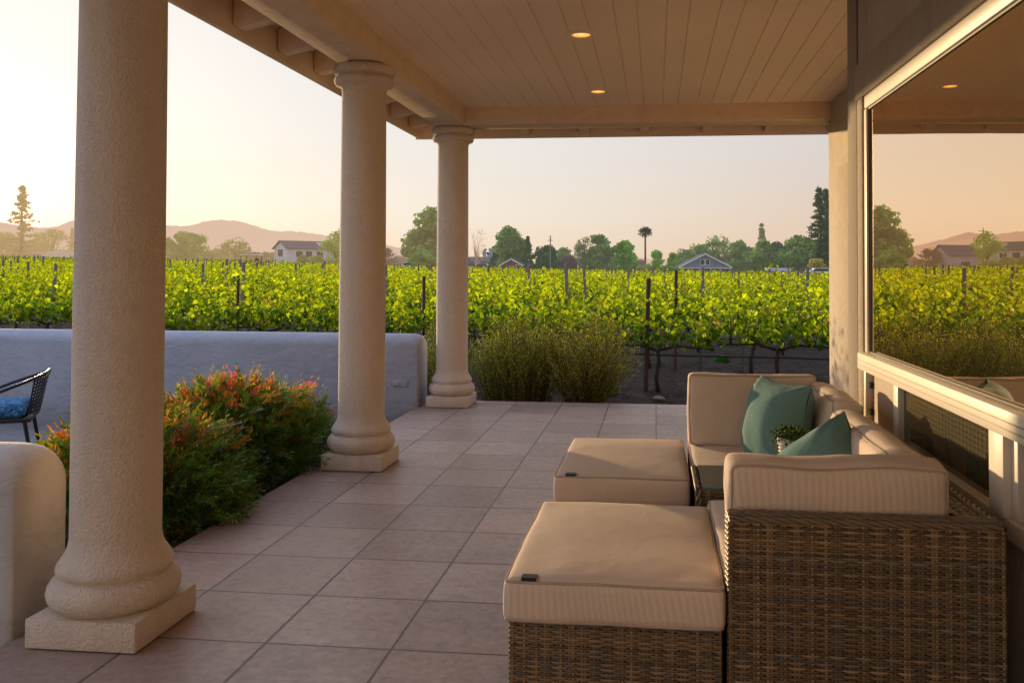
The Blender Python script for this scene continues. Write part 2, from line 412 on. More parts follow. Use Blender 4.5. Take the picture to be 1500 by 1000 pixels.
# ------------------------------------------------------------------ house wall with the windows
def glass(name, refl=(1.0, .79, .60), k=.92, dark=(.040, .040, .022)):
    t = NT(name); co = t.coord()
    g = t.n("ShaderNodeBsdfGlossy"); g.inputs[0].default_value = (*refl, 1); g.inputs["Roughness"].default_value = .008
    w = t.bump(t.noise(co, 1.1, 2), .035, .02); t.l(w, g.inputs["Normal"])
    # dusty streaks of rain on the pane
    mp = t.n("ShaderNodeMapping"); t.l(co, mp.inputs[0]); mp.inputs["Scale"].default_value = (30, 30, 1.2)
    st = t.ramp(t.noise(mp.outputs[0], 1.0, 4, .6), [(.52, (0, 0, 0)), (.8, (1, 1, 1))])
    d = t.n("ShaderNodeBsdfDiffuse"); t.l(t.mix(st, dark, hz(dark, 2.2)), d.inputs[0])
    lw = t.n("ShaderNodeLayerWeight"); lw.inputs[0].default_value = .5
    fac = t.n("ShaderNodeMapRange"); t.l(lw.outputs["Facing"], fac.inputs[0]); fac.inputs[1].default_value = 0; fac.inputs[2].default_value = 1
    fac.inputs[3].default_value = .12; fac.inputs[4].default_value = k+.22
    m = t.n("ShaderNodeMixShader"); t.l(fac.outputs[0], m.inputs[0]); t.l(d.outputs[0], m.inputs[1]); t.l(g.outputs[0], m.inputs[2])
    return t.done(m.outputs[0])
def screen_glass():
    """lower pane behind an insect screen: a fine mesh over dark glass"""
    t = NT("screened_pane"); co = t.coord(); sep = t.n("ShaderNodeSeparateXYZ"); t.l(co, sep.inputs[0])
    g = t.n("ShaderNodeBsdfGlossy"); g.inputs[0].default_value = (.55, .52, .36, 1); g.inputs["Roughness"].default_value = .03
    def wave(o, p):
        return t.math('ABSOLUTE', t.math('SINE', t.math('MULTIPLY', o, math.pi/p)))
    mesh = t.math('MULTIPLY', wave(sep.outputs[1], .034), wave(sep.outputs[2], .018))
    d = t.n("ShaderNodeBsdfDiffuse"); t.l(t.ramp(mesh, [(.1, (.14, .125, .08)), (.7, (.075, .068, .042))]), d.inputs[0])
    m = t.n("ShaderNodeMixShader"); m.inputs[0].default_value = .42; t.l(d.outputs[0], m.inputs[1]); t.l(g.outputs[0], m.inputs[2])
    return t.done(m.outputs[0])
def make_house():
    PIV = (1.0, 4.3, 0); ROT = .013                         # the bay stands very slightly out of square with the porch
    t = empty("house_wall", PIV, "brown stucco house wall with a big cream picture window beside the wicker seats", "house", rz=ROT)
    def part(b, name, m, parent=None, **k):
        return b.build(name, m, parent or t, loc=(0, 0, 0), **k)
    # local axes: x out of the wall into the house, y along the wall, z up; the wall face is x=0
    W0, W1 = -2.3, .03                                       # window along the wall
    Z0, ZR0, ZR1, Z2 = .585, .85, .928, 2.135                # lower sill, rail bottom, rail top, head
    b = MB()
    b.box((0, W1, 0), (.30, .385, 3.4)); b.box((0, -9, 0), (.30, W0, 3.4)); b.box((0.001, W0, 0), (.299, W1, Z0)); b.box((0.001, W0, Z2), (.299, W1, 3.4))
    b.box((.30, .15, 0), (.8, .385, 3.4))
    part(b, "bay_wall", M_WALL, bevel=.012)
    b = MB(); b.box((-.022, W0-.2, Z2+.0125), (-.001, .18, Z2+.19)); b.box((-.022, W1+.0085, 0), (-.001, .135, Z2+.012))
    part(b, "stucco_trim", stucco("trim_stucco", (.40, .335, .255), 110, .6, .006, .3, .08), bevel=.010)
    b = MB(); b.box((-.010, .19, 0), (-.001, .384, 2.84)); part(b, "corner_shade_strip", stucco("shaded_corner_stucco", (.33, .285, .235), 90, .9, .008, 0, .1), bevel=.004)  # shade along the bay corner put into a darker stucco colour
    b = MB(); b.box((.63, .385, 0), (.95, 4.02, 3.0)); part(b, "side_wall", M_WALL, bevel=.02)
    b = MB(); b.box((.585, 2.9, .165), (.628, 3.60, 2.20)); part(b, "wall_chase", M_WALL, bevel=.02)
    # picture window
    w = empty("picture_window", (0, 0, 0)); w.parent = t
    f = MB()
    f.box((-.012, W0, Z2-.050), (.05, W1, Z2+.012)); f.box((-.012, W1-.036, ZR1), (.05, W1+.008, Z2-.051))
    f.box((-.048, W0, ZR0), (.05, W1+.004, ZR1))
    part(f, "frame", M_VINYL, w, bevel=.006)
    s = MB()
    for z in (ZR0+.022, ZR0+.044): s.box((-.051, W0, z), (-.0485, W1-.02, z+.004))
    part(s, "rail_groove_shade", plain("rail_shadow_line", (.5, .43, .33), .6), w)  # darker strips on the rail paint the shade of its grooves
    s = MB(); s.box((-.002, W0, Z2-.058), (.003, W1-.037, Z2-.0505)); s.box((-.002, W1-.044, ZR1+.001), (.003, W1-.0365, Z2-.0585)); s.box((-.002, W0, ZR1+.001), (.003, W1-.0445, ZR1+.008))
    part(s, "glazing_bead", plain("dark_glazing_bead", (.09, .075, .05), .5), w)
    g = MB(); g.add([(.004, W0, ZR1), (.004, W1-.045, ZR1), (.004, W1-.045, Z2-.05), (.004, W0, Z2-.05)], [[(0, 3, 2, 1)]])
    part(g, "pane", glass("picture_pane"), w)
    # low windows under the rail
    lw = empty("low_window", (0, 0, 0)); lw.parent = t
    f = MB()
    f.box((-.02, W1-.035, Z0), (.05, W1, ZR0-.001)); f.box((-.02, -.535, Z0+.03), (.045, -.470, ZR0-.001)); f.box((-.03, W0, Z0-.03), (.05, W1-.036, Z0+.0295))
    f.box((-.04, -1.655, Z0+.03), (.045, -1.548, ZR0-.001)); f.box((-.018, -1.70, Z0+.03), (.045, -1.656, ZR0-.001))
    part(f, "frame", M_VINYL, lw, bevel=.004)
    p = MB(); p.box((.012, -.4695, Z0+.03), (.03, W1-.036, ZR0-.001)); part(p, "panel", plain("tan_panel", (.40, .31, .21), .6, .08, 5), lw)
    h = MB()
    for z in (.64, .765): h.box((-.004, W1-.056, z), (.0118, W1-.037, z+.028))
    part(h, "hinge", plain("black_hinge", (.02, .02, .02), .4), lw)
    p = MB(); p.add([(.006, -1.548, Z0+.03), (.006, -.535, Z0+.03), (.006, -.535, ZR0), (.006, -1.548, ZR0)], [[(0, 3, 2, 1)]])
    part(p, "pane", screen_glass(), lw)
    p = MB(); p.add([(.010, W0, Z0+.03), (.010, -1.70, Z0+.03), (.010, -1.70, ZR0), (.010, W0, ZR0)], [[(0, 3, 2, 1)]])
    part(p, "side_pane", screen_glass(), lw)
make_house()

# ------------------------------------------------------------------ low garden walls with rounded tops
def round_wall(name, x0, x1, y0, y1, zb, zt, lab, r, M):
    t = MB(); pts = [(y0, zb)]
    for k in range(13):
        a = math.pi*k/12; pts.append(((y0+y1)/2-(y1-y0)/2*math.cos(a), zt-r+r*math.sin(a)))
    pts.append((y1, zb))
    # sweep with an eased end: several rings that draw in towards the free end
    V = []; rings = [(x0, 1.0, 0.0)] + [(x0+(x1-.10-x0)*q, 1, 0) for q in np.linspace(.1, 1, 10)] + [(x1-.10+.10*math.sin(q), 1-.10*(1-math.cos(q))*1.0, .06*(1-math.cos(q))) for q in np.linspace(.3, math.pi/2, 6)]
    n = len(pts); yc = (y0+y1)/2
    for x, s, dz in rings:
        for y, z in pts: V.append((x, yc+(y-yc)*s, z-dz*max(0, (z-zb)/(zt-zb))**3))
    F = [(i*n+j, i*n+j+1, (i+1)*n+j+1, (i+1)*n+j) for i in range(len(rings)-1) for j in range(n-1)]
    t.add(V, [F, [tuple((len(rings)-1)*n+j for j in range(n))]])
    return tag(t.build(name, M, smooth=True, angle=50), lab, "wall")
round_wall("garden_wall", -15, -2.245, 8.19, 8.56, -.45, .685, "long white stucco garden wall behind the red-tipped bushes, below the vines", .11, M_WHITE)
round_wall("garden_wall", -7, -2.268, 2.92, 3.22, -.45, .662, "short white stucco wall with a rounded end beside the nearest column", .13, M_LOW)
def make_outlet():
    o = empty("outlet_cover", (-2.415, 8.185, .22), "small white outlet cover on the white garden wall behind the middle column", "outlet")
    M = plain("outlet_plastic", (.36, .38, .43), .5)
    b = MB(); b.box((-2.49, 8.178, .195), (-2.34, 8.1895, .258)); b.build("cover_plate", M, o, bevel=.004)
    b = MB(); b.box((-2.48, 8.170, .203), (-2.42, 8.1775, .25)); b.build("flap", M, o, bevel=.003)
make_outlet()
# ------------------------------------------------------------------ wicker furniture
def fabric(name, color, stripe=0, period=.0185, rough=.95, weave=900):
    t = NT(name); co = t.coord(); sep = t.n("ShaderNodeSeparateXYZ"); t.l(co, sep.inputs[0])
    n = t.noise(co, 3.0, 5, .6)
    c = t.ramp(n, [(.25, hz(color, .9)), (.75, hz(color, 1.08))])
    th = t.noise(co, 260, 2); c = t.mix(.25, c, t.ramp(th, [(.3, hz(color, .72)), (.7, hz(color, 1.2))]))
    if stripe:
        wob = t.math('MULTIPLY', t.noise(co, 2.0, 1), .10)
        s = t.math('SINE', t.math('MULTIPLY', t.math('ADD', sep.outputs[0], t.math('ADD', wob, t.math('MULTIPLY', sep.outputs[2], .12))), 2*math.pi/period))
        k = t.n("ShaderNodeMapRange"); t.l(s, k.inputs[0]); k.inputs[1].default_value = -1; k.inputs[3].default_value = 1-stripe; k.inputs[4].default_value = 1+stripe*.6
        geo = t.n('ShaderNodeSeparateXYZ'); t.l(t.n('ShaderNodeNewGeometry').outputs['Normal'], geo.inputs[0])
        side = t.math('SUBTRACT', 1.0, t.math('ABSOLUTE', geo.outputs[2]))
        c = t.mix(side, c, t.mix(1.0, c, k.outputs[0], 'MULTIPLY'))
    nm = t.bump(t.noise(co, weave, 2), .25, .001)
    nm = t.bump(t.noise(co, 6, 4, .55, .5), .18, .012, nm)
    nm = t.bump(t.noise(co, 22, 3, .5, 1.0), .12, .006, nm)
    sh = t.principled(c, rough, nm, .15, 0)
    return t.done(sh)
BEIGE = (.70, .57, .45)
M_FAB = fabric("beige_canvas", BEIGE)
M_FABS = fabric("beige_canvas_ribbed", BEIGE, .085)
M_PIPE = plain("beige_piping", hz(BEIGE, .62), .9, .1, 20)
M_LABEL = plain("black_label", (.012, .012, .014), .5)
def wicker_mat():
    t = NT("brown_wicker"); a = t.n("ShaderNodeAttribute", attribute_name="tint").outputs["Color"]; co = t.coord()
    c = t.mix(.4, a, t.mix(1.0, a, t.ramp(t.noise(co, 60, 3), [(.3, (.55, .55, .6)), (.7, (1.5, 1.4, 1.25))]), 'MULTIPLY'))
    nm = t.bump(t.noise(co, 420, 2), .2, .001)
    return t.done(t.principled(c, .42, nm, .45))
M_WICK = wicker_mat()
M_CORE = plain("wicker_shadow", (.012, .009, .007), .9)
W_COL = np.array([(.150, .100, .058), (.190, .130, .078), (.110, .078, .052), (.235, .170, .108), (.105, .088, .074), (.165, .130, .098), (.080, .058, .042)]) * np.array([1.12, 1.06, .86])
def weave(b, O, U, V, L, H, stake=.0350, pitch=.0070, amp=.0042, phase=0):
    """flat strands woven over and under pairs of stakes on the rectangle O + u U + v V, as real raised strips"""
    O, U, V = (np.array(q, float) for q in (O, U, V)); N = np.cross(U, V); N /= np.linalg.norm(N)
    ns = max(2, int(round(L/stake))); stake = L/ns; nr = max(2, int(round(H/pitch))); pitch = H/nr
    us = np.linspace(0, L, ns*6+1)
    for r in range(nr):
        v = (r+.5)*pitch; sg = 1 if (r+phase) % 2 else -1
        wv = sg*np.cos(math.pi*us/stake); off = amp*np.sign(wv)*np.abs(wv)**.75
        hw = pitch*.5*(1.02+.10*wv)
        jit = RNG.normal(0, .0004)
        rows = []
        for dv, dn in ((-1, -.0022), (-.45, .0006), (.45, .0006), (1, -.0022)):
            rows.append(O + us[:, None]*U + (v+jit+dv*hw)[:, None]*V + (off+dn)[:, None]*N)
        n = len(us); Vt = np.concatenate(rows)
        i = np.arange(n-1); F = np.concatenate([np.stack([k*n+i, k*n+i+1, (k+1)*n+i+1, (k+1)*n+i], 1) for k in range(3)])
        c = W_COL[RNG.integers(len(W_COL))]*RNG.uniform(.8, 1.15)
        b.add(Vt, [F], c)
    for k in range(ns+1):
        for d in (-.0047, .0047):
            u = min(max(k*stake+d, .002), L-.002); w = .0040
            Vt = [O + (u-w)*U - .0012*N, O + u*U + .0016*N, O + (u+w)*U - .0012*N]
            Vt += [p + H*V for p in Vt]
            b.add(np.array(Vt), [[(0, 1, 4, 3), (1, 2, 5, 4)]], W_COL[RNG.integers(len(W_COL))]*RNG.uniform(1.1, 1.6))
def rope(b, P, rad=.008, turns_per_m=26, strands=3, sr=.0062):
    """plaited rim along a polyline"""
    P = np.asarray(P, float); d = np.r_[0, np.cumsum(np.linalg.norm(np.diff(P, axis=0), axis=1))]
    n = max(8, int(d[-1]*260)); s = np.linspace(0, d[-1], n); Q = np.stack([np.interp(s, d, P[:, i]) for i in range(3)], 1)
    T = np.gradient(Q, axis=0); T /= np.linalg.norm(T, axis=1)[:, None]+1e-9
    A = np.cross(T, np.array([.13, .21, 1.0])); A /= np.linalg.norm(A, axis=1)[:, None]+1e-9; B = np.cross(T, A)
    for k in range(strands):
        ph = 2*math.pi*(k/strands + s*turns_per_m/strands)
        b.tube(Q + rad*(np.cos(ph)[:, None]*A + .7*np.sin(ph)[:, None]*B), sr, 6, W_COL[5]*RNG.uniform(.75, .95), cap=False)
def wicker_box(name, parent, x0, y0, z0, x1, y1, z1, faces="-y -x +z", rims=(), loc=(0, 0, 0), core=.006, ph=0):
    """a block of wickerwork: dark core, woven faces, plaited rims"""
    b = MB(); c = core
    if "-y" in faces: weave(b, (x0, y0, z0), (1, 0, 0), (0, 0, 1), x1-x0, z1-z0, phase=ph)
    if "+y" in faces: weave(b, (x1, y1, z0), (-1, 0, 0), (0, 0, 1), x1-x0, z1-z0)
    if "-x" in faces: weave(b, (x0, y1, z0), (0, -1, 0), (0, 0, 1), y1-y0, z1-z0)
    if "+x" in faces: weave(b, (x1, y0, z0), (0, 1, 0), (0, 0, 1), y1-y0, z1-z0)
    if "+z" in faces: weave(b, (x0, y0, z1), (1, 0, 0), (0, 1, 0), x1-x0, y1-y0, pitch=.0095, stake=.028)
    for r in rims: rope(b, r)
    o = b.build(name, M_WICK, parent, smooth=True, loc=loc, angle=70)
    k = MB(); k.box((x0+c, y0+c, z0+.001), (x1-c, y1-c, z1-c)); k.build("shade_core", M_CORE, o, loc=(0, 0, 0))  # near-black core painted as the shade behind the weave
    return o
def cushion_mesh(w, d, h, r=.03, crown=.02, n=26, wr=.004, seed=0, side=.006, taper=0):
    bm = bmesh.new(); hw, hd, hh = w/2, d/2, h/2
    g = np.linspace(-1, 1, n+1); g = np.sign(g)*(1-(1-np.abs(g))**1.35)
    nz = 8; gz = np.linspace(-1, 1, nz+1)
    def face(fn, A, Bq):
        vs = [[bm.verts.new(fn(a, q)) for q in Bq] for a in A]
        for i in range(len(A)-1):
            for j in range(len(Bq)-1): bm.faces.new((vs[i][j], vs[i+1][j], vs[i+1][j+1], vs[i][j+1]))
    for s in (-1, 1):
        face(lambda a, q: (a, q, s), g, g); face(lambda a, q: (a, s, q), g, gz); face(lambda a, q: (s, a, q), g, gz)
    bmesh.ops.remove_doubles(bm, verts=bm.verts, dist=1e-5)
    for v in bm.verts:
        x, y, z = v.co; q = Vector((x*hw, y*hd, z*hh))
        inner = Vector((max(-hw+r, min(hw-r, q.x)), max(-hd+r, min(hd-r, q.y)), max(-hh+r, min(hh-r, q.z))))
        dv = q-inner
        if dv.length > 1e-9: q = inner + dv.normalized()*r
        fx, fy, fz = 1-x*x, 1-y*y, 1-z*z
        q.z += z*crown*(fx**.6)*(fy**.6) if abs(z) > .01 else 0
        q.x += x*side*fz*abs(x)*(.4+.6*fy); q.y += y*side*fz*abs(y)*(.4+.6*fx)
        nn = mnoise.noise_vector(Vector((q.x*5+seed*3.1, q.y*5+seed, q.z*5))); n2 = mnoise.noise_vector(Vector((q.x*14+seed, q.y*14, q.z*14+seed)))
        q += wr*nn + wr*.45*n2
        v.co = q
    bmesh.ops.recalc_face_normals(bm, faces=bm.faces)
    me = bpy.data.meshes.new("cushion"); bm.to_mesh(me); bm.free()
    me.polygons.foreach_set("use_smooth", np.ones(len(me.polygons), bool))
    return me
def cushion(name, c, size, lab, cat, mat_=None, rot=(0, 0, 0), r=.017, crown=.018, wr=.004, seed=0, pipe=True, group=None, side=.006):
    w, d, h = size; me = cushion_mesh(w, d, h, r, crown, seed=seed, wr=wr, side=side)
    o = link(name, me, mat_ or M_FAB, None); o.location = c
    o.rotation_euler = tuple(R(a) for a in rot) if not isinstance(rot, Matrix) else rot.to_euler()
    tag(o, lab, cat, group)
    if pipe:
        for s in (-1, 1):
            b = MB(); P = []; k = .26*r
            for cxs, cys, a0 in ((1, 1, 0), (-1, 1, 90), (-1, -1, 180), (1, -1, 270)):
                for a in np.linspace(a0, a0+90, 5):
                    P.append((cxs*(w/2-r*1.2)+math.cos(R(a))*(r*1.2-k), cys*(d/2-r*1.2)+math.sin(R(a))*(r*1.2-k), s*(h/2-k*1.1)))
            P.append(P[0]); Q = []
            for i in range(len(P)-1):
                m = max(1, int(math.dist(P[i], P[i+1])/.03))
                for j in range(m): Q.append(np.array(P[i])+(np.array(P[i+1])-np.array(P[i]))*j/m)
            Q.append(np.array(P[0]))
            Q = [q + np.array(mnoise.noise_vector(Vector((q[0]*5+seed*3.1, q[1]*5+seed, q[2]*5))))*wr for q in Q]
            b.tube(Q, .0042, 6)
            b.build("piping", M_PIPE, o, smooth=True, loc=(0, 0, 0))
    return o
def label_tag(parent, x, y, z, w=.042):
    b = MB(); b.box((x, y, z), (x+w, y+.030, z+.003)); b.box((x, y-.003, z-.012), (x+w, y-.0005, z+.0028))
    return b.build("fabric_label", M_LABEL, parent, loc=(0, 0, 0))

def make_seating():
    M_LEG = plain("dark_metal_foot", (.03, .027, .025), .5)
    def feet(t, x0, y0, x1, y1):
        for x in (x0+.04, x1-.04):
            for y in (y0+.04, y1-.04):
                b = MB(); b.lathe([(.0, 0), (.022, 0), (.022, .045), (0, .045)], (x, y, 0.0), 14); b.build("foot", M_LEG, t, loc=(0, 0, 0))
    # near corner seat: back panel towards the viewer, second back along the window wall
    X0, X1, Y0, Y1 = .197, .905, 2.425, 3.38
    t = empty("wicker_corner_seat", (X0, Y0, 0), "brown wicker corner seat showing its tall woven side to the viewer", "sofa", "wicker corner seats")
    L, D = X1-X0, Y1-Y0
    wicker_box("side_panel", t, 0, 0, .045, L, .105, .640, "-y -x +y +x", [[(.004, .010, .644), (L-.004, .010, .644)], [(.004, .030, .650), (L-.004, .030, .650)], [(.004, .050, .652), (L-.004, .050, .652)], [(.012, .004, .640), (.012, .10, .640)]])
    wicker_box("back_panel", t, L-.105, .108, .045, L, D, .640, "-x +z +x +y", [[(L-.098, .11, .644), (L-.098, D, .644)], [(L-.006, .01, .644), (L-.006, D, .644)]])
    wicker_box("seat_base", t, 0.012, .108, .045, L-.108, D, .315, "-x +y", [])
    feet(t, 0, 0, L, D)
    cushion("seat_cushion", (X0+.295, Y0+.105+(D-.105)/2, .39), (.60, D-.11, .13), "beige seat cushion on the near wicker corner seat, behind the tall woven side", "cushion", seed=3, group="beige sofa cushions")
    o = cushion("back_cushion", (X0+.303, Y0+.158, .615), (.590, .335, .125), "long beige ribbed back cushion rising above the tall woven side of the near seat", "cushion", M_FABS, rot=(95, 0, 0), r=.022, crown=.020, wr=.008, seed=11, group="beige sofa cushions", side=.008)
    cushion("back_cushion", (X0+.545, 3.22, .600), (.92, .30, .135), "wrinkled beige back cushion leaning along the window behind the lying teal pillow", "cushion", rot=Matrix.Rotation(R(9), 3, 'Y') @ Matrix.Rotation(R(90), 3, 'Z') @ Matrix.Rotation(R(90), 3, 'X'), r=.032, crown=.018, wr=.012, seed=5, group="beige sofa cushions", side=.02)
    # near footstool
    t = empty("wicker_ottoman", (-.405, 2.465, 0), "large wicker ottoman nearest the viewer, fully in view on the tiles", "ottoman", "wicker ottomans")
    L, D = .583, .79
    wicker_box("base", t, 0, 0, .045, L, D, .335, "-y -x +x +y", [])
    feet(t, 0, 0, L, D)
    c = cushion("ottoman_cushion", (-.117, 2.865, .3965), (.612, .845, .115), "thick beige cushion with black label on the ottoman nearest the viewer", "cushion", M_FABS, crown=.020, wr=.003, seed=2, group="beige ottoman cushions")
    label_tag(c, -.255, -.415, .062)
    # far corner seat, turned the other way: its tall side closes the group at the far end
    X0, X1, Y0, Y1 = .165, .925, 3.92, 4.62
    t = empty("wicker_corner_seat", (X0, Y0, 0), "brown wicker corner seat at the far end of the group, mostly hidden by cushions", "sofa", "wicker corner seats")
    L, D = X1-X0, Y1-Y0
    wicker_box("side_panel", t, 0, D-.10, .045, L-.11, D, .60, "-y -x +y", [])
    wicker_box("back_panel", t, L-.105, 0, .045, L, D, .60, "-x -y +z", [])
    wicker_box("seat_base", t, 0, 0, .045, L-.11, D-.105, .315, "-x -y", [])
    feet(t, 0, 0, L, D)
    cushion("seat_cushion", (X0+.305, Y0+.295, .385), (.62, .60, .13), "beige seat cushion on the far wicker corner seat, partly sunlit", "cushion", seed=8, group="beige sofa cushions")
    cushion("back_cushion", (X0+.30, 4.43, .628), (.61, .345, .125), "upright beige back cushion closing the far end of the seating group", "cushion", rot=(87, 0, 0), r=.02, crown=.016, wr=.007, seed=14, group="beige sofa cushions", side=.006)
    cushion("back_cushion", (.775, 4.09, .605), (.62, .32, .135), "beige back cushion along the wall behind the upright teal pillow", "cushion", rot=Matrix.Rotation(R(8), 3, 'Y') @ Matrix.Rotation(R(90), 3, 'Z') @ Matrix.Rotation(R(90), 3, 'X'), r=.028, crown=.016, wr=.009, seed=21, group="beige sofa cushions", side=.018)
    # far footstool
    t = empty("wicker_ottoman", (-.415, 3.735, 0), "wicker ottoman in the middle of the group, half hidden behind the nearer one", "ottoman", "wicker ottomans")
    L, D = .54, .80
    wicker_box("base", t, 0, 0, .045, L, D, .330, "-y -x +x", [])
    feet(t, 0, 0, L, D)
    c = cushion("ottoman_cushion", (-.144, 4.135, .3905), (.568, .845, .118), "thick beige cushion with black label on the farther ottoman, crossed by a shadow edge", "cushion", crown=.018, wr=.0028, seed=6, group="beige ottoman cushions")
    label_tag(c, -.235, -.415, .063)
    # glass topped table between the two seats
    t = empty("side_table", (.165, 3.50, 0), "low wicker side table with a glass top between the two corner seats", "side table")
    L, D, ZT = .50, .40, .463
    wicker_box("frame", t, 0, 0, .045, L, D, ZT, "-y -x +y +x", [[(.0, .0, ZT-.004), (0, D, ZT-.004)], [(0, .0, .05), (0, 0, ZT-.002)]], core=.01)
    g = NT("table_glass"); gl = g.n("ShaderNodeBsdfGlossy"); gl.inputs["Roughness"].default_value = .02; gl.inputs[0].default_value = (.8, .95, .95, 1)
    df = g.n("ShaderNodeBsdfDiffuse"); df.inputs[0].default_value = (.035, .045, .035, 1)
    lw = g.n("ShaderNodeLayerWeight"); lw.inputs[0].default_value = .35
    mx = g.n("ShaderNodeMixShader"); g.l(g.math('ADD', lw.outputs["Fresnel"], .12), mx.inputs[0]); g.l(df.outputs[0], mx.inputs[1]); g.l(gl.outputs[0], mx.inputs[2])
    b = MB(); b.box((.014, .004, ZT+.001), (L-.004, D-.004, ZT+.007)); b.build("glass_top", g.done(mx.outputs[0]), t, loc=(0, 0, 0))
    eg = NT("green_glass_edge"); b = MB(); b.box((.014, .0005, ZT+.0012), (L-.004, .0036, ZT+.0068))
    b.build("glass_edge", eg.done(eg.principled((.02, .22, .17), .2, None, .6)), t, loc=(0, 0, 0))
make_seating()

# ------------------------------------------------------------------ teal pillows and the pot
def make_pillows():
    t = NT("teal_linen"); co = t.coord(); col = (.150, .275, .250)
    n = t.noise(co, 4, 4); th = t.noise(co, 300, 2)
    c = t.mix(.35, t.ramp(n, [(.3, hz(col, .85)), (.7, hz(col, 1.15))]), t.ramp(th, [(.3, hz(col, .6)), (.7, hz(col, 1.5))]))
    mp = t.n("ShaderNodeMapping"); t.l(co, mp.inputs[0]); mp.inputs["Scale"].default_value = (500, 40, 40)
    nm = t.bump(t.noise(mp.outputs[0], 1, 2), .3, .001); nm = t.bump(t.noise(co, 7, 4, .6, 1.2), .3, .02, nm)
    MT = t.done(t.principled(c, .9, nm, .15))
    def pillow(c, a, th, M, lab, seed, sag=0):
        n = 34; g = np.linspace(-1, 1, n+1); V = []
        for s in (1, -1):
            for u in g.tolist():
                for v in g.tolist():
                    x = a*u*(.90+.10*v*v); y = a*v*(.90+.10*u*u)
                    z = s*th*max(0, (1-abs(u)**2.6))**.55*max(0, (1-abs(v)**2.6))**.55
                    q = Vector((x, y, z)); w = .010*min(1, 3*(1-max(abs(u), abs(v)))+.15)
                    # creases running in from the corners
                    r = math.hypot(1-abs(u), 1-abs(v)); ang = math.atan2(1-abs(v), 1-abs(u)+1e-6)
                    q.z += s*.007*math.sin(ang*11+seed)*math.exp(-((r-.35)/.28)**2)
                    q += float(w)*(mnoise.noise_vector(Vector((x*7+seed, y*7, s*2+seed))))
                    if sag: q.z += -sag*(u*u)+sag*.5*v
                    V.append(q)
        m = (n+1)**2; F = []
        for s in range(2):
            for i in range(n):
                for j in range(n):
                    f = (s*m+i*(n+1)+j, s*m+(i+1)*(n+1)+j, s*m+(i+1)*(n+1)+j+1, s*m+i*(n+1)+j+1)
                    F.append(f if s == 0 else f[::-1])
        me = mesh_from("pillow", np.array([tuple(q) for q in V]), [F], True)
        bm = bmesh.new(); bm.from_mesh(me); bmesh.ops.remove_doubles(bm, verts=bm.verts, dist=.0006); bm.to_mesh(me); bm.free()
        me.polygons.foreach_set("use_smooth", np.ones(len(me.polygons), bool))
        o = link("throw_pillow", me, MT); M = Matrix(M).to_4x4(); M.translation = c; o.matrix_world = M
        return tag(o, lab, "pillow", "teal throw pillows")
    def frame(nrm, up):
        z = Vector(nrm).normalized(); y = (Vector(up)-z*Vector(up).dot(z)).normalized(); x = y.cross(z)
        return Matrix((x, y, z)).transposed()
    pillow(Vector((.545, 4.06, .628)), .198, .130, frame((-.90, -.44, .20), (.10, .05, 1)), "plump teal pillow standing upright in the far corner seat, half in sun", 2)
    pillow(Vector((.572, 3.20, .575)), .195, .085, frame((-.62, -.60, .50), (-.56, .25, .8)), "teal pillow slumped low behind the near ribbed back cushion", 9, .02)
    # white pot with trailing succulent, standing on the side table
    px, py, pz = .555, 3.70, .4705
    t = empty("plant_pot", (px, py, pz), "small white ridged pot with trailing succulent between the teal pillows", "plant pot")
    b = MB(); prof = [(0, 0), (.050, 0)] + [(.050+.012*z/.165+.0012*math.sin(z*420), z) for z in np.linspace(.002, .165, 60)] + [(.056, .165), (.054, .150), (0, .150)]
    b.lathe(prof, k=40); b.build("pot", plain("white_ceramic", (.62, .58, .53), .6, .06, 20, .1, 90), t, smooth=True, loc=(0, 0, 0), angle=60)
    ML = attr_leaf("succulent_leaf", .35, .05, .5)
    P = []; 
    for k in range(46):
        a = RNG.uniform(0, 2*math.pi); L = RNG.choice([.04, .06, .09, .15], p=[.3, .3, .25, .15]); r0 = RNG.uniform(.01, .05)
        for s in np.linspace(0, 1, int(8+L*130)):
            rr = r0 + s*(.085-r0) if s < .45 else .066 + .012*math.sin(k) + (.008*RNG.normal())
            zz = .165+.035*math.sin(min(s/.45, 1)*math.pi*.75) - max(0, s-.4)/.6*L
            P.append((rr*math.cos(a+s*.4), rr*math.sin(a+s*.4), zz) + RNG.normal(0, .004, 3))
    b = MB()
    for p in P:
        r = RNG.uniform(.004, .0075); c = np.array([(.10, .17, .05), (.16, .23, .06), (.06, .11, .035)])[RNG.integers(3)]
        V = [(r, 0, 0), (-r, 0, 0), (0, r, 0), (0, -r, 0), (0, 0, r*.8), (0, 0, -r*.8)]
        b.add(np.array(V)+p, [[(0, 2, 4), (2, 1, 4), (1, 3, 4), (3, 0, 4), (2, 0, 5), (1, 2, 5), (3, 1, 5), (0, 3, 5)]], c)
    b.build("trailing_leaves", ML, t, smooth=True, loc=(0, 0, 0), angle=180)
make_pillows()

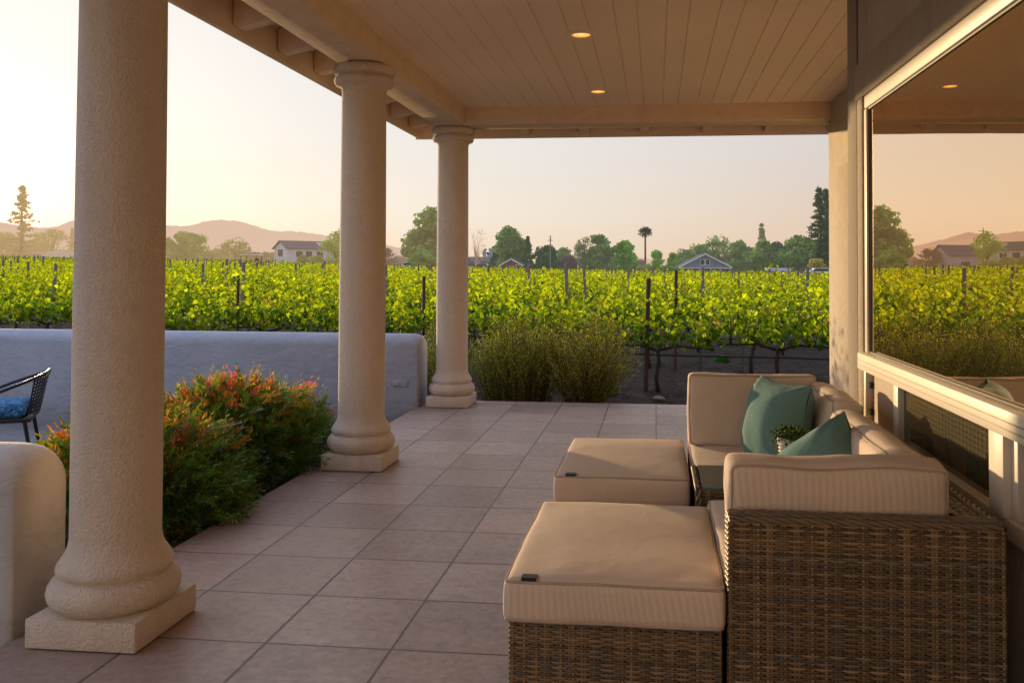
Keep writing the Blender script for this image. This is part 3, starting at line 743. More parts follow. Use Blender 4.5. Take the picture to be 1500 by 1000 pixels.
# ------------------------------------------------------------------ woven chair in the courtyard
def make_chair():
    M_F = plain("dark_resin_frame", (.022, .020, .020), .4)
    t = empty("patio_chair", (-5.20, 6.50, -.25), "dark woven tub chair with open lattice back in the courtyard, by the garden wall", "chair", rz=R(30))
    def pos(a, h):           # a: angle round the back (0 = straight back, +x), h 0 seat .. 1 rail
        zr = .735-.215*(abs(a)/115)**1.5
        z = .40+(zr-.40)*h; r = .265+.060*h*(1-.35*(abs(a)/115)**2)
        return np.array([r*math.cos(R(a))*1.12, r*math.sin(R(a)), z])
    b = MB(); P = [pos(a, 1) for a in np.linspace(-118, 118, 60)]
    for s in (0, 1):
        q = P[-1] if s else P[0]
        ext = [q + np.array([-.05*k, 0, -.012*k-.002*k*k]) for k in range(1, 4)]
        P = P + ext if s else ext[::-1] + P
    b.tube(P, .013, 10); b.tube([pos(a, .97)-np.array([0, 0, .018]) for a in np.linspace(-40, 40, 30)], .008, 8)
    b.build("arm_rail", M_F, t, smooth=True, loc=(0, 0, 0))
    b = MB()
    for i in range(0, 15):
        a = -38+76*i/14
        Q = [pos(a, h) for h in np.linspace(0, 1, 9)]; n = len(Q); w = .0085; tv = np.array([-math.sin(R(a)), math.cos(R(a)), 0])
        V = [q-w*tv for q in Q]+[q+w*tv for q in Q]; b.add(V, [[(k, k+1, n+k+1, n+k) for k in range(n-1)]])
    for j in range(1, 11):
        h = j/11; Q = [pos(a, h)*np.array([1.004, 1.004, 1]) for a in np.linspace(-38, 38, 20)]; n = len(Q)
        V = [q-np.array([0, 0, .008]) for q in Q]+[q+np.array([0, 0, .008]) for q in Q]; b.add(V, [[(k, k+1, n+k+1, n+k) for k in range(n-1)]])
    b.build("lattice_back", M_F, t, loc=(0, 0, 0))
    b = MB(); b.box((-.30, -.27, .36), (.27, .27, .395)); b.build("seat_frame", M_F, t, bevel=.012, loc=(0, 0, 0))
    for sx, sy in ((-1, -1), (-1, 1), (1, -1), (1, 1)):
        b = MB(); b.tube([(sx*.24-.02, sy*.235, .38), (sx*.25, sy*.24, .2), (sx*.29, sy*.25, 0)], [.016, .014, .013], 8); b.build("leg", M_F, t, smooth=True, loc=(0, 0, 0))
    f = NT("blue_patterned_fabric"); co = f.coord()
    mp = f.n("ShaderNodeMapping"); f.l(co, mp.inputs[0]); mp.inputs["Scale"].default_value = (22, 50, 30); mp.inputs["Rotation"].default_value = (0, 0, .7)
    v = f.noise(mp.outputs[0], 1.0, 2, .5, 2.5)
    c = f.ramp(v, [(.40, (.015, .05, .14)), (.47, (.05, .22, .42)), (.55, (.02, .09, .22)), (.62, (.22, .42, .55))])
    MB_ = f.done(f.principled(c, .9, None, .15))
    cushion("chair_cushion", (-5.222, 6.487, .195), (.50, .49, .10), "blue patterned seat cushion on the dark woven chair", "cushion", MB_, r=.04, crown=.02, wr=.005, seed=17, pipe=False, rot=(0, 0, 30))
make_chair()
# ------------------------------------------------------------------ ground
def sstep(t): t = np.clip(t, 0, 1); return t*t*(3-2*t)
def ground_z(x, y):
    x = np.asarray(x, float); y = np.asarray(y, float)
    r = np.hypot(x, y); t = x/np.maximum(y, 1.0)
    kk = np.clip(np.interp(t, [-1.0, -.75, -.5, -.3, -.02, .12, .4], [.0130, .0128, .0103, .0050, .0003, -.0013, -.003]), -.006, .014)
    z = -.25 + np.where(y > 0, np.clip(r-18, 0, 170)*kk, 0)
    z = z + .10*sstep((10.4-y)/1.5)*((x > -2.3) & (y > 8))
    return z
def make_ground():
    # one sheet from the patio to the horizon, finely divided where the tilled soil is seen close by
    xs = np.concatenate([-np.geomspace(6000, 14, 34), np.arange(-13.5, 9, .06), np.geomspace(9.2, 6000, 38)])
    ys = np.concatenate([-np.geomspace(600, 3, 12), np.arange(-2, 8.3, .8), np.arange(8.4, 19, .06), np.geomspace(19.2, 6000, 60)])
    Xg, Yg = np.meshgrid(xs, ys, indexing='ij'); Z = ground_z(Xg, Yg)
    near = (Yg > 8.75) & (Yg < 19) & (Xg > -14) & (Xg < 9)
    def vnoise(x, y, s, seed):
        gx, gy = x*s+seed*17.3, y*s+seed*9.1; ix, iy = np.floor(gx), np.floor(gy); fx, fy = gx-ix, gy-iy
        def h(a, b): q = np.sin(a*127.1+b*311.7+seed*74.7)*43758.5453; return q-np.floor(q)
        fx, fy = fx*fx*(3-2*fx), fy*fy*(3-2*fy)
        return h(ix, iy)*(1-fx)*(1-fy)+h(ix+1, iy)*fx*(1-fy)+h(ix, iy+1)*(1-fx)*fy+h(ix+1, iy+1)*fx*fy
    clod = 1.3*(.05*(vnoise(Xg, Yg, 1.3, 1)-.5)+.055*(vnoise(Xg, Yg, 5, 2)-.5)+.045*np.clip(vnoise(Xg, Yg, 11, 3)-.55, 0, 1)+.03*(vnoise(Xg, Yg, 9, 4)-.5))
    Z = Z + np.where(near, clod*np.clip((Yg-8.7)/.4, 0, 1), 0)
    inside = (Xg > -15) & (Xg < 7.5) & (Yg < 8.62) & (Yg > -8); Z = np.where(inside, np.minimum(Z, -.47), Z)
    nx, ny = Xg.shape; V = np.stack([Xg, Yg, Z], 2).reshape(-1, 3)
    I = np.arange(nx*ny).reshape(nx, ny); F = np.stack([I[:-1, :-1], I[1:, :-1], I[1:, 1:], I[:-1, 1:]], 2).reshape(-1, 4)
    t = NT("tilled_soil"); co = t.coord()
    n = t.noise(co, 2.2, 6, .65); n2 = t.noise(co, 16, 6, .75)
    c = t.ramp(n, [(.3, (0.0495, 0.0347, 0.0261)), (.7, (0.0949, 0.0678, 0.0495))])
    c = t.mix(.5, c, t.ramp(n2, [(.35, (0.0330, 0.0231, 0.0179)), (.62, (0.1072, 0.0770, 0.0571)), (.8, (0.1650, 0.1232, 0.0894))]))
    nm = t.bump(n2, 1.0, .06)
    c = t.mix(t.math('GREATER_THAN', t.noise(co, 38, 2, .4), .70), c, (0.3000, 0.2240, 0.1625))
    M = t.done(t.principled(c, .95, nm, .1))
    me = mesh_from("ground", V, [F], True); tag(link("ground", me, M), kind="structure")
make_ground()

# ------------------------------------------------------------------ leaves
def leaf_geo(C, N, size, shape, spin=None, fold=.0):
    """polygons with outline `shape` (k,2) at centres C, facing N, sized; returns V, F"""
    C = np.asarray(C, float); N = np.asarray(N, float); n = len(C)
    N = N/(np.linalg.norm(N, axis=1)[:, None]+1e-9)
    if spin is None: T = RNG.normal(size=(n, 3))
    else: T = np.asarray(spin, float)
    A = T - N*(T*N).sum(1)[:, None]; A /= np.linalg.norm(A, axis=1)[:, None]+1e-9; B = np.cross(N, A)
    S = np.asarray(shape, float); k = len(S); size = np.broadcast_to(size, (n,))
    V = C[:, None, :] + size[:, None, None]*(S[None, :, :1]*A[:, None, :] + S[None, :, 1:2]*B[:, None, :] + fold*np.abs(S[None, :, 1:2])*N[:, None, :])
    F = np.arange(n*k).reshape(n, k)
    return V.reshape(-1, 3), F
def leaf_mesh(name, V, F, cols):
    k = F.shape[1]; return mesh_from(name, V, [F], False, np.repeat(cols, k, axis=0))
VINE_LEAF = [(-.20, 0), (-.38, -.20), (-.20, -.52), (.16, -.66), (.44, -.66), (.56, -.40), (.82, -.26), (1.0, .0), (.82, .26), (.56, .40), (.44, .66), (.16, .66), (-.20, .52), (-.38, .20)]
LANCE = [(0, 0), (.28, -.135), (.60, -.12), (1, 0), (.60, .12), (.28, .135)]
QUAD = [(-.5, -.45), (.55, -.5), (.5, .5), (-.5, .42)]
M_VINE = attr_leaf("vine_leaf", .58, .035, .5, tcol=(1.68, 1.65, .30))
M_BARK = plain("vine_bark", (.05, .036, .028), .9, .3, 12, .5, 60)
ROW_Y0, ROW_S, ROW_STEP = 11.2, -.25, 2.80
RU = np.array([1, ROW_S, 0])/math.hypot(1, ROW_S)
def row_pt(k, x): return np.array([x, ROW_Y0 + ROW_S*x + k*ROW_STEP])
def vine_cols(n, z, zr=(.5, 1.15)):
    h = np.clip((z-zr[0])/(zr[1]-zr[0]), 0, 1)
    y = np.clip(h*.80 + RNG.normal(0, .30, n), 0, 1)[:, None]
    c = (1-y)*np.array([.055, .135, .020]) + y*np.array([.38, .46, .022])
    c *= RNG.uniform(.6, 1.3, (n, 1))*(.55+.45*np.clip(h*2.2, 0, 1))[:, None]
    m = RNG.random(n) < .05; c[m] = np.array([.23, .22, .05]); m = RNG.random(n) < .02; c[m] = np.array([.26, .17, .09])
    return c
def vine_proto(seed):
    global RNG
    C = []; W = 1.5
    for k in range(22):
        x0 = -W/2 + W*(k+.5)/22 + RNG.normal(0, .03); L = RNG.choice([.34, .45, .55, .64, .80])*RNG.uniform(.9, 1.1); lean = RNG.normal(0, .26); ly = RNG.normal(0, .36); droop = RNG.random() < .25
        for s in np.linspace(.04, 1, int(L/.026)):
            x = x0 + lean*s*L; y = ly*s*L*(1.0 if not droop else 1.6); z = .66 + s*L*.95*(1.0 if not droop else .75-.55*s)
            C.append((x + RNG.normal(0, .055), y + RNG.normal(0, .07), z + RNG.normal(0, .03)))
    for k in range(190): C.append((RNG.uniform(-W/2, W/2), RNG.normal(0, .19), RNG.uniform(.60, .95)))
    C = np.array(C); n = len(C)
    N = np.stack([RNG.normal(0, .7, n), np.sign(C[:, 1]+RNG.normal(0, .1, n))*np.abs(RNG.normal(.5, .5, n)), RNG.normal(.45, .5, n)], 1)
    sz = RNG.uniform(.028, .064, n)*(1.12-.25*np.clip((C[:, 2]-.6)/.6, 0, 1))
    down = np.tile((0, 0, -1.0), (n, 1)) + RNG.normal(0, .7, (n, 3))
    V, F = leaf_geo(C, N, sz, VINE_LEAF, down, .18)
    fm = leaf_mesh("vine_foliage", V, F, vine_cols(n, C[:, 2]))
    fm.materials.append(M_VINE)
    b = MB(); r = random.Random(seed)
    lean = r.uniform(-.05, .05)
    b.tube([(lean, 0, -.05), (lean*.4+.02, .01, .2), (-.02, 0, .42), (0, 0, .58)], [.036, .028, .026, .030], 8)
    b.tube([(0, 0, .56), (-.25, .0, .62), (-.72, .0, .60)], [.022, .016, .010], 6); b.tube([(0, 0, .56), (.25, 0, .62), (.72, 0, .60)], [.022, .016, .010], 6)
    for k in range(9):
        x = r.uniform(-.7, .7); b.tube([(x, 0, .6), (x+r.uniform(-.08, .08), r.uniform(-.12, .12), r.uniform(.8, 1.05))], [.006, .003], 4)
    tm = b.mesh("vine_trunk", True); tm.materials.append(M_BARK)
    return fm, tm
def make_vineyard():
    protos = [vine_proto(i) for i in range(9)]
    ang = math.atan2(RU[1], RU[0]); n = 0; NEAR = 13; SP = 1.46
    rows_word = ["nearest the patio", "second from the patio", "third from the patio", "fourth from the patio"]
    for k in range(NEAR):
        xa, xb = -(ROW_Y0+k*ROW_STEP)*.90/(1-.25*.90)-.3, (ROW_Y0+k*ROW_STEP)*.335/(1+.25*.335)+.5
        if k == 0: xb += 1.2
        x = xa + random.uniform(0, .6)
        while x < xb and n < 300:
            p = row_pt(k, x) + np.array([random.uniform(-.06, .06), random.uniform(-.06, .06)])
            fm, tm = protos[random.randrange(9)]
            e = empty("grape_vine", (p[0], p[1], float(ground_z(p[0], p[1]))))
            e.rotation_euler = (0, 0, ang + random.uniform(-.06, .06) + (math.pi if random.random() < .5 else 0)); s = random.uniform(.92, 1.10); e.scale = (1.0, s, s)
            lab = f"yellow-green leafy grape vine on a dark trunk, in the row {rows_word[k]}" if k < 4 else "yellow-green grape vine in one of the rows deep in the vineyard"
            tag(e, lab, "grape vine", "grape vines in the row " + rows_word[k] if k < 4 else "grape vines in the deeper rows")
            link("foliage", fm, None, e, (0, 0, 0)); link("trunk", tm, None, e, (0, 0, 0))
            n += 1; x += SP*random.uniform(.94, 1.08)
    # everything deeper: far too many vines to tell apart
    Vs, Fs, Cs, base = [], [], [], 0
    for k in range(NEAR, 60):
        Y = ROW_Y0+k*ROW_STEP; xa, xb = -Y*.95/(1-.25*.95), Y*.42/(1+.25*.42)
        dens = 46 if k < 20 else (32 if k < 32 else 20); size = .085 if k < 20 else (.11 if k < 32 else .15)
        m = int((xb-xa)*dens); x = RNG.uniform(xa, xb, m)
        zc = .45 + .70*RNG.beta(2.2, 1.6, m) + .11*np.sin(x*2.1+k) + .09*np.sin(x*5.3+2*k) + .07*np.sin(x*13.1+5*k)
        yy = ROW_Y0 + ROW_S*x + k*ROW_STEP + RNG.normal(0, .22, m)
        C = np.stack([x, yy, ground_z(x, yy) + zc], 1)
        N = RNG.normal(0, .8, (m, 3)); N[:, 2] += .5; N[:, 1] -= .25
        V, F = leaf_geo(C, N, RNG.uniform(.7, 1.25, m)*size, QUAD)
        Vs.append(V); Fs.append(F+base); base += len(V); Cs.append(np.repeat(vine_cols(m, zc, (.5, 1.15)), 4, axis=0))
    me = mesh_from("vines", np.concatenate(Vs), [np.concatenate(Fs)], False, np.concatenate(Cs))
    tag(link("vineyard_rows", me, M_VINE), "yellow-green mass of far vineyard rows running to the tree line", "vineyard", kind="stuff")
make_vineyard()

# ------------------------------------------------------------------ trellis posts and lines
def make_trellis():
    M_RUST = plain("rusty_steel", (.085, .042, .030), .85, .3, 20, .3, 90)
    M_WOOD = plain("grey_stake_wood", (.24, .205, .18), .9, .25, 9, .4, 60)
    M_WIRE = plain("trellis_wire", (.10, .09, .085), .5, .1, 3, metal=.4)
    M_HOSE = plain("black_drip_hose", (.012, .012, .012), .6)
    def post(x, y, h, r, M, lab, grp, tilt=0, square=False, name="vineyard_post"):
        z = float(ground_z(x, y)); b = MB()
        if square: b.box((-r, -r*.8, -.2), (r, r*.8, h))
        else: b.tube([(0, 0, -.2), (0, 0, h*.5), (0, 0, h)], r, 7)
        o = b.build(name, M, None, loc=(x, y, z)); o.rotation_euler = (R(random.uniform(-2, 2)), R(tilt), 0)
        tag(o, lab, "post", grp)
    for x in (-12.3, -8.9, -6.3):
        p = row_pt(0, x); post(p[0], p[1], 1.45, .022, M_RUST, "thin rusty steel post in the vine row behind the white garden wall", "rusty steel posts", random.uniform(-2, 2))
    p = row_pt(0, -3.22); post(p[0], p[1], 1.46, .024, M_RUST, "thin rusty steel post between the middle and the far column", "rusty steel posts")
    p = row_pt(0, -.13); post(p[0], p[1], 1.45, .028, M_RUST, "rusty steel post with bare base beside the right feathery shrub", "rusty steel posts", 1.5)
    p = row_pt(0, 3.9); post(p[0], p[1], 1.45, .024, M_RUST, "thin rusty steel post in the vine row, nearest the house wall", "rusty steel posts", 0)
    p = row_pt(1, .30); post(p[0], p[1], 1.55, .026, M_RUST, "rusty steel post standing just behind the one with the bare base", "rusty steel posts", .5)
    for k in range(1, 30):
        Y = ROW_Y0+k*ROW_STEP; xa, xb = -Y*.86/(1-.25*.86), Y*.33/(1+.25*.33); st = 4.8 if k < 10 else 7.0
        x = xa + random.uniform(0, st)
        while x < xb:
            p = row_pt(k, x)
            if not (k == 1 and abs(x-.3) < 1.5):
                post(p[0], p[1], 1.62*random.uniform(.93, 1.06), .038 if k > 3 else .034, M_WOOD, "weathered grey wooden stake standing above the vine leaves",
                     "grey wooden vineyard stakes", random.uniform(-4, 4), name="vineyard_stake")
            x += st*random.uniform(.85, 1.15)
    # wires and drip hose of the nearest rows
    def line(k, z, r, M, name, lab, grp, sag=.015):
        xs = np.linspace(-13.5, 5.6, 90); P = []
        for x in xs:
            p = row_pt(k, x); P.append((p[0], p[1], float(ground_z(p[0], p[1])) + z + sag*math.sin(x*1.9+z*9) ))
        b = MB(); b.tube(P, r, 6); tag(b.build(name, M, None, smooth=True), lab, "wire", grp)
    line(0, .50, .010, M_HOSE, "drip_hose", "black drip hose hung low along the nearest vine row", None, .012)
    line(0, .62, .004, M_WIRE, "trellis_wire", "thin trellis wire just above the black drip hose of the nearest row", None, .004)
    line(1, .50, .010, M_HOSE, "drip_hose", "black drip hose along the second vine row, behind the nearest row", None, .012)
    for (x, k) in ((.95, 0), (.45, 0), (2.6, 0)):
        p = row_pt(k, x); post(p[0]+.1, p[1]-.05, .62, .009, M_WIRE, "thin dark steel rod at a vine trunk in the nearest row", "training rods", 0, name="training_rod")
    # stones lying at the foot of the post
    M_ST = plain("field_stone", (.22, .18, .15), .9, .2, 9, .4, 40)
    for i, (x, y, s, lab) in enumerate(((.03, 10.62, .05, "pale stone lying at the foot of the rusty post"), (1.9, 10.1, .05, "small pale stone in the tilled soil, nearer the house wall"))):
        bm = bmesh.new(); bmesh.ops.create_icosphere(bm, subdivisions=3, radius=s)
        for v in bm.verts:
            v.co *= 1+.3*mnoise.noise(v.co*14+Vector((i*5, 0, 0))); v.co.z *= .6; v.co.x *= 1.4
        me = bpy.data.meshes.new("stone"); bm.to_mesh(me); bm.free(); me.polygons.foreach_set("use_smooth", np.ones(len(me.polygons), bool))
        tag(link("stone", me, M_ST, None, (x, y, float(ground_z(x, y))+.03)), lab, "stone")
make_trellis()

# ------------------------------------------------------------------ shrubs beside the patio
M_NAND = attr_leaf("nandina_leaf", .42, .05, .5, tcol=(1.5, 1.1, .5))
M_FEATHER = attr_leaf("feathery_leaf", .48, .04, .5, tcol=(1.3, 1.25, .5))
M_TWIG = plain("shrub_twig", (.085, .055, .035), .9, .2, 20)
def nandina(loc, rx, ry, h, n_spray, lab, seed, red=.62):
    e = empty("red_tipped_bush", loc, lab, "bush", "red-tipped bushes")
    rs = np.random.default_rng(seed)
    C, N, T, Cl, S = [], [], [], [], []
    for i in range(n_spray):
        u = rs.normal(size=3); u[2] = abs(u[2])*1.05 if rs.random() < .82 else -abs(u[2])*.5
        u /= np.linalg.norm(u); q = rs.uniform(.5, 1.03) + .07*math.sin(u[0]*9+seed) + .06*math.sin(u[1]*8-seed)
        zz = .42*h + u[2]*h*.58*q
        p = np.array([u[0]*rx*q, u[1]*ry*q, max(.03, zz)])
        out = np.array([u[0], u[1], max(u[2], -.1)*.6+.35]); out /= np.linalg.norm(out)
        d = out + rs.normal(0, .35, 3); d /= np.linalg.norm(d)
        L = rs.uniform(.08, .15); side = np.cross(d, rs.normal(size=3)); side /= np.linalg.norm(side); nn = np.cross(side, d)
        top = (p[2]/h); k = rs.random()
        if top > .86 and q > .80 and k < red: c0 = [np.array([.50, .15, .08]), np.array([.58, .28, .06]), np.array([.52, .13, .14]), np.array([.56, .44, .07]), np.array([.34, .36, .05]), np.array([.24, .32, .05])][rs.integers(6)]
        elif top > .70 and k < .45: c0 = [np.array([.20, .24, .03]), np.array([.30, .25, .035]), np.array([.34, .14, .03])][rs.integers(3)]
        elif k < .04: c0 = np.array([.25, .07, .035])
        elif k < .20: c0 = np.array([.10, .125, .025])
        else: c0 = np.array([.10, .21, .034])*rs.uniform(.4, 1.5)
        m = 6 if L < .11 else 9
        for j in range(m):
            s = .25+.75*j/(m-1); b0 = p + d*L*s - np.array([0, 0, .03])*s*s
            for sg in (-1, 1):
                C.append(b0); T.append(d*.75 + sg*side*.8 + rs.normal(0, .12, 3)); N.append(nn + rs.normal(0, .3, 3)); S.append(rs.uniform(.026, .043)*(1.15-.45*s)); Cl.append(c0*rs.uniform(.8, 1.2))
        C.append(p+d*L); T.append(d); N.append(nn); S.append(.036); Cl.append(c0)
    V, F = leaf_geo(C, N, np.array(S), LANCE, T, .35)
    fm = leaf_mesh("bush_foliage", V, F, np.array(Cl)); link("foliage", fm, M_NAND, e, (0, 0, 0))
    b = MB()
    for i in range(26):
        a = rs.uniform(0, 2*math.pi); rr = rs.uniform(.2, .8)
        b.tube([(.12*math.cos(a)*rr, .12*math.sin(a)*rr, -.05), (rx*.5*math.cos(a)*rr, ry*.5*math.sin(a)*rr, h*.5), (rx*.8*math.cos(a)*rr, ry*.8*math.sin(a)*rr, h*.85)], [.008, .006, .003], 5)
    b.build("stems", M_TWIG, e, loc=(0, 0, 0))
nandina((-2.73, 4.42, -.25), .50, .62, .75, 3400, "dark green bush with orange tips, cut across by the nearest column", 4, .40)
nandina((-2.86, 5.72, -.25), .62, .70, .75, 4600, "broad bush with many red and orange tips beside the middle column", 9)

def feathery(loc, rx, ry, h, n, lab, seed, foot=.62, cols=((.33, .38, .065), (.46, .46, .07), (.23, .28, .055))):
    e = empty("feathery_shrub", loc, lab, "shrub", "feathery olive shrubs"); rs = np.random.default_rng(seed)
    C, N, T, S, Cl = [], [], [], [], []; b = MB()
    for i in range(n):
        a = rs.uniform(0, 2*math.pi); rr = math.sqrt(rs.uniform(0, 1)); L = h*rs.uniform(.55, 1.08)*(1-.25*rr*rr)*(1+.10*math.sin(3*a+seed))
        base = np.array([rx*foot*rr*math.cos(a), ry*foot*rr*math.sin(a), 0]); tip = np.array([rx*rr*math.cos(a)*rs.uniform(.8, 1.1), ry*rr*math.sin(a), L])
        bend = np.array([rs.normal(0, .05), rs.normal(0, .05), .0])
        P = [base+(tip-base)*s + bend*math.sin(s*math.pi) + np.array([tip[0], tip[1], 0])*(s*s-s)*.35 for s in np.linspace(0, 1, 6)]
        b.tube(P, np.linspace(.0032, .0012, 6), 3, cap=False)
        c0 = np.array(cols[rs.integers(len(cols))])
        for s in np.linspace(.10, 1.0, 46):
            j = s*5; k = min(4, int(j)); p = P[k]+(P[k+1]-P[k])*(j-k); d = P[k+1]-P[k]; d = d/np.linalg.norm(d)
            C.append(p); T.append(d*.9+rs.normal(0, .55, 3)); N.append(rs.normal(0, 1, 3)); S.append(rs.uniform(.018, .034)); Cl.append(c0*rs.uniform(.7, 1.25)*(.65+.55*s))
    V, F = leaf_geo(C, N, np.array(S), [(0, -.07), (.5, -.10), (1, 0), (.5, .10), (0, .07)], T)
    link("foliage", leaf_mesh("shrub_foliage", V, F, np.array(Cl)), M_FEATHER, e, (0, 0, 0))
    b.build("stems", M_TWIG, e, loc=(0, 0, 0))
feathery((-1.48, 9.32, -.18), .54, .40, .96, 900, "dense feathery olive shrub right of the far column", 3)
feathery((-.74, 9.22, -.18), .62, .42, 1.00, 640, "looser feathery olive shrub with bare twiggy base, left of the rusty post", 5, .22, ((.40, .41, .065), (.54, .49, .07), (.28, .30, .06)))
feathery((-2.35, 9.45, -.2), .42, .35, .86, 300, "feathery olive shrub between the white wall end and the far column", 8)
def weed(loc, r, n, lab, seed):
    rs = np.random.default_rng(seed); C = []; N = []
    for i in range(n):
        u = rs.normal(size=3); u /= np.linalg.norm(u); u[2] = abs(u[2]); C.append(u*r*rs.uniform(.4, 1)); N.append(u+rs.normal(0, .4, 3))
    C = np.array(C); V, F = leaf_geo(C, N, rs.uniform(.25, .5, n)*r, VINE_LEAF)
    o = link("weed", leaf_mesh("weed", V, F, np.array([.05, .12, .025])*rs.uniform(.7, 1.5, (n, 1))), M_VINE, None, loc); tag(o, lab, "weed", "small green weeds")
weed((-.64, 11.0, -.25), .18, 80, "small bright green weed behind the looser feathery shrub", 3)
weed((1.1, 15.0, -.25), .15, 45, "small green weed alone in the tilled soil behind the rusty post", 5)
# ------------------------------------------------------------------ far trees
def spot(u, d):
    bx, by, _ = bearing(u); return bx*d, by*d
def height(u, v, d): return 1.32 + bearing(u, v)[2]*d
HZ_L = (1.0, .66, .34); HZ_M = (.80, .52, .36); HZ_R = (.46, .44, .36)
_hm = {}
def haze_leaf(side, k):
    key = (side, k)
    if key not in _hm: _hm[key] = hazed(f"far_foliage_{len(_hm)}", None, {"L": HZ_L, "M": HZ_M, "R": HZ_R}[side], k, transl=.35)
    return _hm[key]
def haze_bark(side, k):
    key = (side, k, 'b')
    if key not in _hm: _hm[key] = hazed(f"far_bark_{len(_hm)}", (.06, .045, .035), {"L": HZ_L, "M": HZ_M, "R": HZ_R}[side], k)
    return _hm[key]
GREENS = {"green": ((0.163, 0.285, 0.082), (0.285, 0.422, 0.098)), "dark": ((0.082, 0.149, 0.070), (0.149, 0.232, 0.098)), "olive": ((0.232, 0.272, 0.093), (0.368, 0.381, 0.109)),
          "bright": ((0.218, 0.435, 0.086), (0.339, 0.571, 0.109)), "purple": ((0.136, 0.077, 0.077), (0.205, 0.109, 0.104)), "rust": ((0.326, 0.205, 0.122), (0.435, 0.272, 0.163)), "yellow": ((0.435, 0.408, 0.082), (0.598, 0.517, 0.109))}
def clumps(rs, W, H, z0, n, kind):
    out = []
    for i in range(n):
        t = rs.uniform(0, 1); a = rs.uniform(0, 2*math.pi)
        if kind == "cone": rad = W/2*(1-t)**.8*.85
        elif kind == "egg": rad = W/2*math.sqrt(max(.02, 1-(2*t-.9)**2/1.25))*.78
        elif kind == "dome": rad = W/2*math.sqrt(max(.02, 1-t*t))*.85
        else: rad = W/2*math.sqrt(max(.05, 1-(2*t-1)**2))*.72
        rr = rad*rs.uniform(.45, 1.0)
        s = rs.uniform(.13, .22)*min(W, H)*(1.0 if kind != "cone" else .75+.3*(1-t))
        out.append((np.array([rr*math.cos(a), rr*math.sin(a), z0+t*(H-z0-s*.5)]), s))
    return out
def tree(u, top, w, d, kind, tint, side, k, lab, base=None, dens=1.0, trunk=.12, name="tree", fill=1.0):
    x, y = spot(u, d); gz = float(ground_z(x, y)) - .15; H = height(u, top, d) - gz; W = w/F_*d*(1.42 if kind in ('round', 'egg', 'dome', 'airy', 'cone') else 1.1)
    rs = np.random.default_rng(int(u*7+top)); e = empty(name, (x, y, gz), lab, "tree", "trees along the far edge of the vineyard")
    lo, hi = (np.array(c) for c in GREENS[tint]); C, N, S, Cl = [], [], [], []; b = MB()
    b.tube([(0, 0, -.3), (rs.normal(0, .02)*H, 0, H*.35), (rs.normal(0, .02)*H, 0, H*.72)], [H*.022+.05, H*.016+.03, .03], 7)
    z0 = H*trunk
    if kind in ("round", "egg", "cone", "dome", "airy"):
        nC = int({"round": 46, "egg": 46, "cone": 40, "dome": 46, "airy": 34}[kind]*dens)
        for c, s in clumps(rs, W, H, z0, nC, kind):
            if kind == "airy" or rs.random() < .4: b.tube([(0, 0, H*.30), c*np.array([.5, .5, 1])*.9, c], [H*.008+.02, .03, .015], 4)
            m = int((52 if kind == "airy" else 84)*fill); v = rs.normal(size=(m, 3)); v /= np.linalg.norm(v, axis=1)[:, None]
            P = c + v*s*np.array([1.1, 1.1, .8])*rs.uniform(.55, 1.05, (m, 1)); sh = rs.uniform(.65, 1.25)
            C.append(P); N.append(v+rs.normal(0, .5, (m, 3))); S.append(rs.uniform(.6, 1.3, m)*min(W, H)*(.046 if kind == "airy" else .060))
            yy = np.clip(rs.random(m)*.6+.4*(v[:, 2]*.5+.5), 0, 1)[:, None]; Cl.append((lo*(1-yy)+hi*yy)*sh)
    elif kind in ("conifer", "redwood", "sparse"):
        tiers = {"conifer": 15, "redwood": 21, "sparse": 17}[kind]
        for i in range(tiers):
            t = i/(tiers-1); z = z0+(H-z0)*t*.97; Rr = W/2*((1-t)**(.8 if kind != "redwood" else .72)+.05)*(.75+.4*rs.random())
            nb = 7
            for j in range(nb):
                if kind == "sparse" and rs.random() < .25: continue
                a = rs.uniform(0, 2*math.pi); L = Rr*rs.uniform(.6, 1.08); tipz = z - L*(.10 if kind != "sparse" else -.08)+rs.normal(0, .02)*H
                tip = np.array([L*math.cos(a), L*math.sin(a), tipz]); b.tube([(0, 0, z), tip], [.025+.004*H*(1-t), .012], 4, cap=False)
                m = int((20 if kind != "sparse" else 13)*fill); s = rs.uniform(.12, 1.0, m)**.8
                P = np.array([0, 0, z])+(tip-np.array([0, 0, z]))*s[:, None]+rs.normal(0, .035*W, (m, 3))*np.array([1, 1, .55])
                C.append(P); N.append(rs.normal(0, .5, (m, 3))+np.array([0, 0, .8])); S.append(rs.uniform(.6, 1.3, m)*W*{"conifer": .11, "redwood": .062, "sparse": .06}[kind])
                yy = rs.random((m, 1)); Cl.append((lo*(1-yy)+hi*yy)*rs.uniform(.75, 1.2))
        b.tube([(0, 0, H*.5), (0, 0, H*.99)], [H*.010+.02, .02], 6)
    elif kind == "bare":
        for i in range(34):
            a = rs.uniform(0, 2*math.pi); t = rs.uniform(.25, 1); q = np.array([W/2*math.sin(t*2.6)*math.cos(a), W/2*math.sin(t*2.6)*math.sin(a), H*t])
            b.tube([(0, 0, H*.22), q*np.array([.45, .45, .75]), q], [H*.006+.02, .02, .008], 4, cap=False)
            m = 16; C.append(q+rs.normal(0, .07, (m, 3))*W); N.append(rs.normal(0, 1, (m, 3))); S.append(rs.uniform(.5, 1, m)*W*.035); Cl.append(np.tile((lo+hi)/2, (m, 1))*rs.uniform(.8, 1.2))
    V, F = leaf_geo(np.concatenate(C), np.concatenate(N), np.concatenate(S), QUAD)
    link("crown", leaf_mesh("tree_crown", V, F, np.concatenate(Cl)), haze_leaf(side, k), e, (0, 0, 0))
    b.build("trunk", haze_bark(side, k), e, loc=(0, 0, 0))
